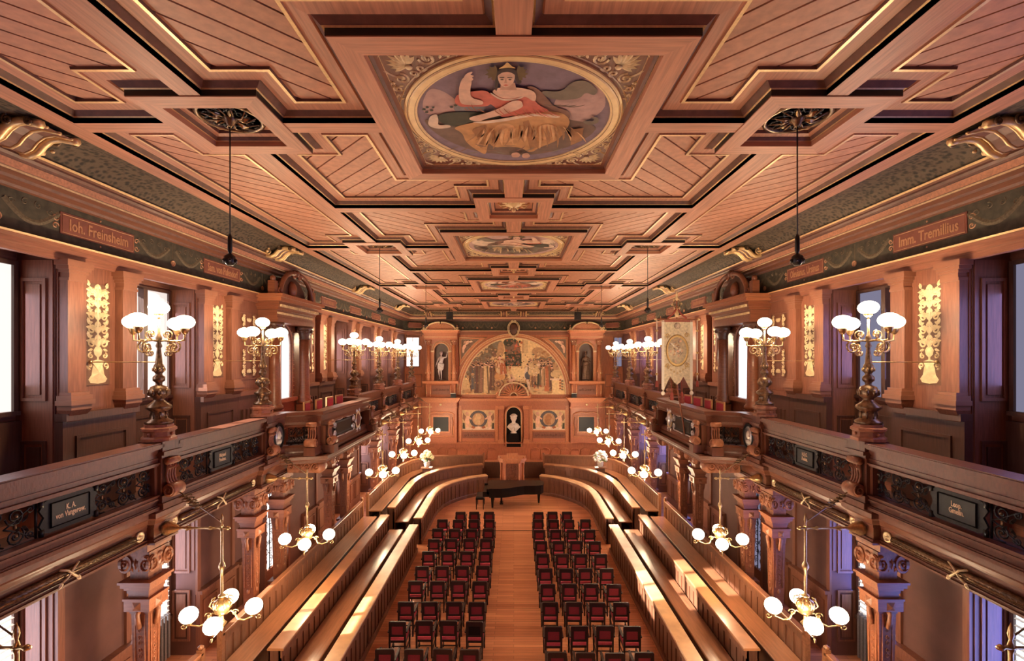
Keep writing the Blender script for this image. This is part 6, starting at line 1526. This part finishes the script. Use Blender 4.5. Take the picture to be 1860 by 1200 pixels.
RV_R = [279.3, 293.3, 311.7, 332.3, 355.7, 382.3, 410, 443.3, 486.7, 535]
RV_L = [279.3, 293.3, 310, 328.3, 351, 377.7, 405, 442.3, 477.7, 529]
XS = [.92, 1.51, 2.10, 2.71]
dark_pad = MB(); dark_pad.box(-.135, .135, -.025, .018, .565, .765, 'lacquer'); dark_pad = dark_pad.mesh('back_pad')
rc = random.Random(5)
for s in (-1, 1):
    for r, v in enumerate(RV_L if s < 0 else RV_R):
        Y = 850 * 6.13 / v
        xs = XS[:3] if r == 0 else XS
        for k, x in enumerate(xs):
            if r == 0: x = (.98, 1.56, 2.13)[k]
            o = proto if not used else copy_tree(proto)
            used = True
            o.location = (s * (x + rc.uniform(-.015, .015)), Y + rc.uniform(-.02, .02), 0); o.rotation_euler = (0, 0, rc.uniform(-.025, .025))
            black = (s < 0 and r == 8 and k == 0)
            o['label'] = ('armchair with an all-black back, ' if black else 'red-backed dark armchair, ') + '%s block, %s row from the piano, %s from the aisle' % (SIDE[s], ORD[r], ORD[k])
            if black:
                for ch in o.children:
                    if ch.name.startswith('back_pad'): ch.data = dark_pad
q = MB(); q.box(-.165, .165, -.03, .03, .56, .83, 'velvet_seat'); big_pad = q.mesh('back_pad')
q = MB()
for p in ((-.2, .2, .83, .87), (-.2, .2, .52, .56), (-.2, -.165, .56, .83), (.165, .2, .56, .83)): q.box(p[0], p[1], -.02, .02, p[2], p[3], 'wood_desk')  # pale wood stands for sunlight on the rims of the balcony chairs
sunlit_frame = q.mesh('back_frame')
for s in (-1, 1):
    for k in range(4):
        o = copy_tree(proto); o.location = (s * 6.08, 13.75 + k * .85, 4.68); o.rotation_euler = (0, 0, R(90 * s) + rc.uniform(-.15, .15)); o.scale = (1.25, 1.1, 1.2)
        o['label'] = 'red-backed armchair on the %s balcony, %s from the viewer' % (SIDE[s], ORD[k]); o['group'] = 'armchairs on the balconies'
        for ch in o.children:
            if ch.name.startswith('back_pad'): ch.data = big_pad
            if ch.name.startswith('back_frame'): ch.data = sunlit_frame

# ================================================================ PIANO
t = thing('grand_piano', 'black grand piano with closed lid in front of the pulpit', 'piano', (0, 0, 0))
body = [(-1.12, 21.5), (-.55, 21.5), (-.2, 21.62), (.15, 21.85), (.5, 22.0), (1.0, 22.02), (1.3, 22.1), (1.42, 22.35), (1.42, 22.75), (1.25, 22.98), (-1.12, 23.0)]
q = MB(); q.prism(body, .58, .97, 'lacquer'); q.build('case', t)
q = MB(); lid = [(x + (.03 if x > 0 else 0), y + (-.03 if y < 22.3 else .03)) for x, y in body]; q.prism(lid, .975, 1.0, 'lacquer'); q.build('lid', t)
q = MB(); q.box(-1.42, -1.12, 21.5, 23.0, .62, .72, 'lacquer'); q.box(-1.42, -1.12, 21.5, 21.58, .72, .86, 'lacquer'); q.box(-1.42, -1.12, 22.92, 23.0, .72, .86, 'lacquer'); q.box(-1.24, -1.12, 21.5, 23.0, .72, .97, 'lacquer'); q.build('key_bed', t)
q = MB(); q.box(-1.40, -1.24, 21.58, 22.92, .72, .80, 'lacquer'); q.build('fallboard', t)
for (x, y) in ((-.98, 21.66), (-.98, 22.85), (1.2, 22.4)):
    q = MB(); q.frustum(0, 0, .08, .66, .08, .08, .16, .16, 'lacquer'); q.cbox(0, 0, .64, .22, .22, .06, 'lacquer'); lgp = q.build('leg', t, (x, y, 0)); q = MB(); q.lathe([(.045, -.02), (.045, .02)], 12, 'brass', 0, 0, .045, axis='x'); q.build('castor', lgp)
q = MB(); q.box(-.62, -.54, 22.1, 22.4, .12, .66, 'lacquer'); q.box(-.66, -.5, 22.05, 22.45, .1, .16, 'lacquer')
for k in range(3): q.box(-.76, -.66, 22.15 + k * .09, 22.18 + k * .09, .1, .12, 'brass')
q.build('pedal_lyre', t)
t = thing('piano_bench', 'black cushioned piano bench at the keyboard end of the piano', 'bench', (-1.56, 22.02, 0))
q = MB(); q.box(-.19, .19, -.42, .42, .46, .54, 'lacquer'); q.build('seat_frame', t)
q = MB(); q.frustum(0, 0, .54, .60, .38, .84, .33, .79, 'black'); q.build('cushion', t)
for (x, y) in ((-.16, -.38), (.16, -.38), (-.16, .38), (.16, .38)): q = MB(); q.frustum(0, 0, 0, .46, .03, .03, .05, .05, 'lacquer'); q.build('leg', t, (x, y, 0))

# ================================================================ PULPIT
t = thing('pulpit', 'carved reddish wooden pulpit behind the grand piano', 'pulpit', (-.08, 25.1, 0))
def octo(w, d, c): return [(-w, -d + c), (-w + c, -d), (w - c, -d), (w, -d + c), (w, d), (-w, d)]
q = MB(); q.prism(octo(.66, .45, .24), .2, .42, 'wood_end'); q.prism(octo(.58, .40, .22), .42, 1.5, 'wood_end'); q.build('body', t)
q = MB(); q.prism(octo(.70, .48, .26), 1.5, 1.58, 'wood_end2'); q.prism(octo(.76, .52, .28), 1.58, 1.68, 'wood_end2'); q.prism(octo(.66, .46, .25), 1.46, 1.5, 'wood_end2'); q.build('cornice', t)
q = MB(); q.add([(-.3, -.40, 1.68), (.3, -.40, 1.68), (.3, 0, 1.68), (-.3, 0, 1.68), (-.3, -.36, 1.98), (.3, -.36, 1.98), (.3, 0, 1.8), (-.3, 0, 1.8)], [(0, 3, 2, 1), (4, 5, 6, 7), (0, 1, 5, 4), (1, 2, 6, 5), (2, 3, 7, 6), (3, 0, 4, 7)], 'wood_end2'); q.build('book_rest', t)
q = MB(); q.T = Matrix.Translation((0, -.41, 0)) @ Matrix.Rotation(PI / 2, 4, 'X')
q.box(-.34, .34, .5, 1.42, 0, .02, 'wood_wall')
for k in range(5):
    for e in (-1, 1): q.ribbon(spiral(e * .13, .6 + k * .18, .1, 1.5, k, e, 14), .03, 'wood_carved', .03, .02)
q.ribbon([(0, .5), (0, 1.4)], .04, 'wood_carved', .03, .02); q.build('carved_panel', t)
for e in (-1, 1):
    for (x, y) in ((.37, -.44), (.6, -.22)):
        q = MB(); q.lathe([(.05, .42), (.05, .5), (.035, .55), (.05, .75), (.03, .82), (.035, 1.3), (.055, 1.4), (.06, 1.46)], 8, 'wood_end2', e * x, y); q.build('colonnette', t)
for e in (-1, 1): q = MB(); q.ell(e * .64, -.25, 1.74, .07, .07, .06, 'wood_end2', 8, 5); q.build('finial', t)

# ================================================================ FLOWERS
for s in (-1, 1):
    sd = SIDE[s]; X = s * 4.62; Y = 24.95
    p = thing('flower_stand', 'low wooden stand carrying the %s flower vase' % sd, 'stand', (X, Y, .2), group='flower stands')
    q = MB(); q.box(-.3, .3, -.18, .18, .94, .99, 'wood_seat'); q.build('top', p)
    q = MB(); q.box(-.22, .22, -.14, .14, 0, .94, 'wood_dark'); q.build('pedestal', p)
    v = thing('flower_vase', 'pale vase of %s flowers on a stand by the %s stalls' % ('cream-yellow' if s < 0 else 'white', sd), 'flowers', (X, Y, 1.19))
    q = MB(); q.lathe([(.09, 0), (.14, .06), (.17, .2), (.15, .26), (.18, .3)], 14, 'vase'); q.build('vase_body', v)
    fb = MB(); m = 'blossom' if s < 0 else 'banner_trim'
    for k in range(6): a = k * PI / 3; fb.ell(.035 * math.cos(a), .035 * math.sin(a), 0, .035, .035, .03, m, 6, 4)
    fb.ell(0, 0, .015, .03, .03, .03, m, 6, 4); fb = fb.mesh('blossom'); rf = random.Random(11 + s)
    for k in range(46):
        th = rf.uniform(0, 2 * PI); ph = rf.uniform(-.35, 1.45); rr_ = .34 * rf.uniform(.8, 1.05)
        obj('blossom', fb, v, (rr_ * math.cos(ph) * math.cos(th), rr_ * math.cos(ph) * math.sin(th), .50 + rr_ * math.sin(ph)), (rf.uniform(-1, 1), rf.uniform(-1, 1), 0)).scale = (1.25,) * 3
    q = MB()
    for k in range(26):
        th = rf.uniform(0, 2 * PI); rr_ = rf.uniform(.1, .3); x, y, z = rr_ * math.cos(th), rr_ * math.sin(th), .32 + rf.uniform(0, .35)
        q.T = Matrix.Translation((x, y, z)) @ Matrix.Rotation(rf.uniform(-1, 1), 4, 'X'); q.leaf(0, 0, th, .16, .07, 'leaf_green', .02, 0)
    q.T = Matrix.Identity(4); q.tube([(0, 0, .2), (0, 0, .5)], .06, 'leaf_green', 6); q.build('foliage', v)

# ================================================================ BANNER
t = thing('banner', 'tall cream embroidered banner on a pole fixed to the right balcony', 'banner', (5.03, 14.4, 8.16), (R(90), 0, R(4)))
out = [(-.49, 0), (.49, 0), (.49, -2.12), (.46, -2.3), (.40, -2.1), (.2, -1.73), (.1, -1.9), (0, -1.98), (-.1, -1.9), (-.22, -1.72), (-.38, -2.05), (-.43, -2.2), (-.49, -2.1)]
q = MB(); q.prism(out, -.006, .006, 'banner_cloth'); q.build('cloth', t)
q = MB()
for e in (-1, 1): q.box(e * .45 - .04, e * .45 + .04, -2.12, 0, .006, .014, 'banner_trim'); q.lathe([(.05, .0), (.065, .012), (.04, .016)], 14, 'banner_trim', e * .45, -2.24, .0)
q.box(-.49, .49, -.05, 0, .006, .014, 'tassel_red'); q.build('white_border', t)
q = MB(); q.lathe([(.33, .006), (.36, .016), (.33, .02), (.30, .008)], 32, 'banner_gold', 0, -.93, 0, sq=1.38)
for e in (-1, 1):
    for f in (-.46, -1.38):
        q.ribbon(spiral(e * .30, f, .08, 1.5, 0, e, 14), .03, 'banner_gold', .01, .006); q.leaf(e * .30, f, PI / 2 * e, .11, .06, 'banner_fig', .01, .006)
for k in range(9): q.ribbon(spiral(-.36 + .09 * k, -1.62 + .05 * abs(k - 4), .04, 1.2, k, 1, 8), .016, 'banner_gold', .008, .006)
q.build('gold_embroidery', t)
q = MB(); q.lathe([(.295, .007), (.295, .011)], 28, 'banner_cloth', 0, -.93, 0, sq=1.4)
rb = random.Random(8)
for k in range(34):
    a = rb.uniform(0, 2 * PI); r_ = rb.uniform(0, .24); q.leaf(r_ * math.cos(a), -.93 + 1.35 * r_ * math.sin(a), rb.uniform(0, 6), .1, .045, rb.choice(['banner_fig', 'banner_trim', 'paint_tan', 'banner_fig', 'paint_skin']), .004, .012)
q.build('embroidered_oval', t)
q = MB(); q.lathe([(.10, .006), (.10, .02), (.07, .03), (.001, .03)], 20, 'banner_fig', 0, -.17, 0); q.build('crest', t)
q = MB(); q.tube([(-.64, .03, 0), (.64, .03, 0)], .022, 'wood_carved', 8)
for e in (-1, 1): q.lathe([(.02, 0), (.045, .03), (.03, .08), (.001, .1)], 8, 'gilt', e * .64, .03, 0, axis='x') if e > 0 else q.ell(-.68, .03, 0, .05, .04, .04, 'gilt', 8, 5)
q.build('crossbar', t)
q = MB(); q.tube([(0, .75, -.03), (.0, 0, -.03), (.02, -2.1, -.03), (.20, -3.2, -.0), (.24, -3.55, 0)], .024, 'wood_carved', 8); q.build('pole', t)
q = MB(); q.lathe([(.03, .1), (.07, .2), (.05, .26), (.03, .3), (.06, .36)], 10, 'gilt', 0, 0, -.03, axis='y'); q.tube([(x, .5 + y, -.03) for x, y in arc(0, 0, .1, .12, 0, 2 * PI, 14)], .022, 'bronze', 5); q.lathe([(.025, .60), (.05, .66), (.03, .72), (.04, .78), (.001, .95)], 10, 'gilt', 0, 0, -.03, axis='y')
for k in range(6): a = k * PI / 3; q.tube([(x, .5 + y, -.03) for x, y in spiral(.13 * math.cos(a), .14 * math.sin(a), .05, 1.3, a, 1, 9)], .014, 'gilt', 4)
q.build('finial', t)
for e in (-1, 1):
    q = MB(); q.tube([(e * .03, .35, 0), (e * .12, .2, .0), (e * .3, .06, 0)], .028, 'tassel_red', 6); q.build('cord', t)
    q = MB(); q.tube([(e * .64, .0, 0), (e * .64, -1.85, 0)], .018, 'banner_trim', 6)
    for yy in (-.32, -1.0, -1.65): q.ell(e * .64, yy, 0, .045, .04, .045, 'banner_gold', 8, 5)
    q.lathe([(.02, -1.85), (.04, -1.9), (.05, -2.05)], 8, 'tassel_red', e * .64, 0, 0, axis='y'); q.build('tassel_cord', t)
for (x, L) in ((-.2, .25), (.12, .35)):
    q = MB(); q.tube([(x, -1.85, .02), (x + .02, -2.2, .03)], .01, 'tassel_red', 5); q.lathe([(.02, -2.2), (.05, -2.26), (.06, -2.2 - L)], 8, 'tassel_red', x + .02, 0, .03, axis='y'); q.build('hanging_tassel', t)
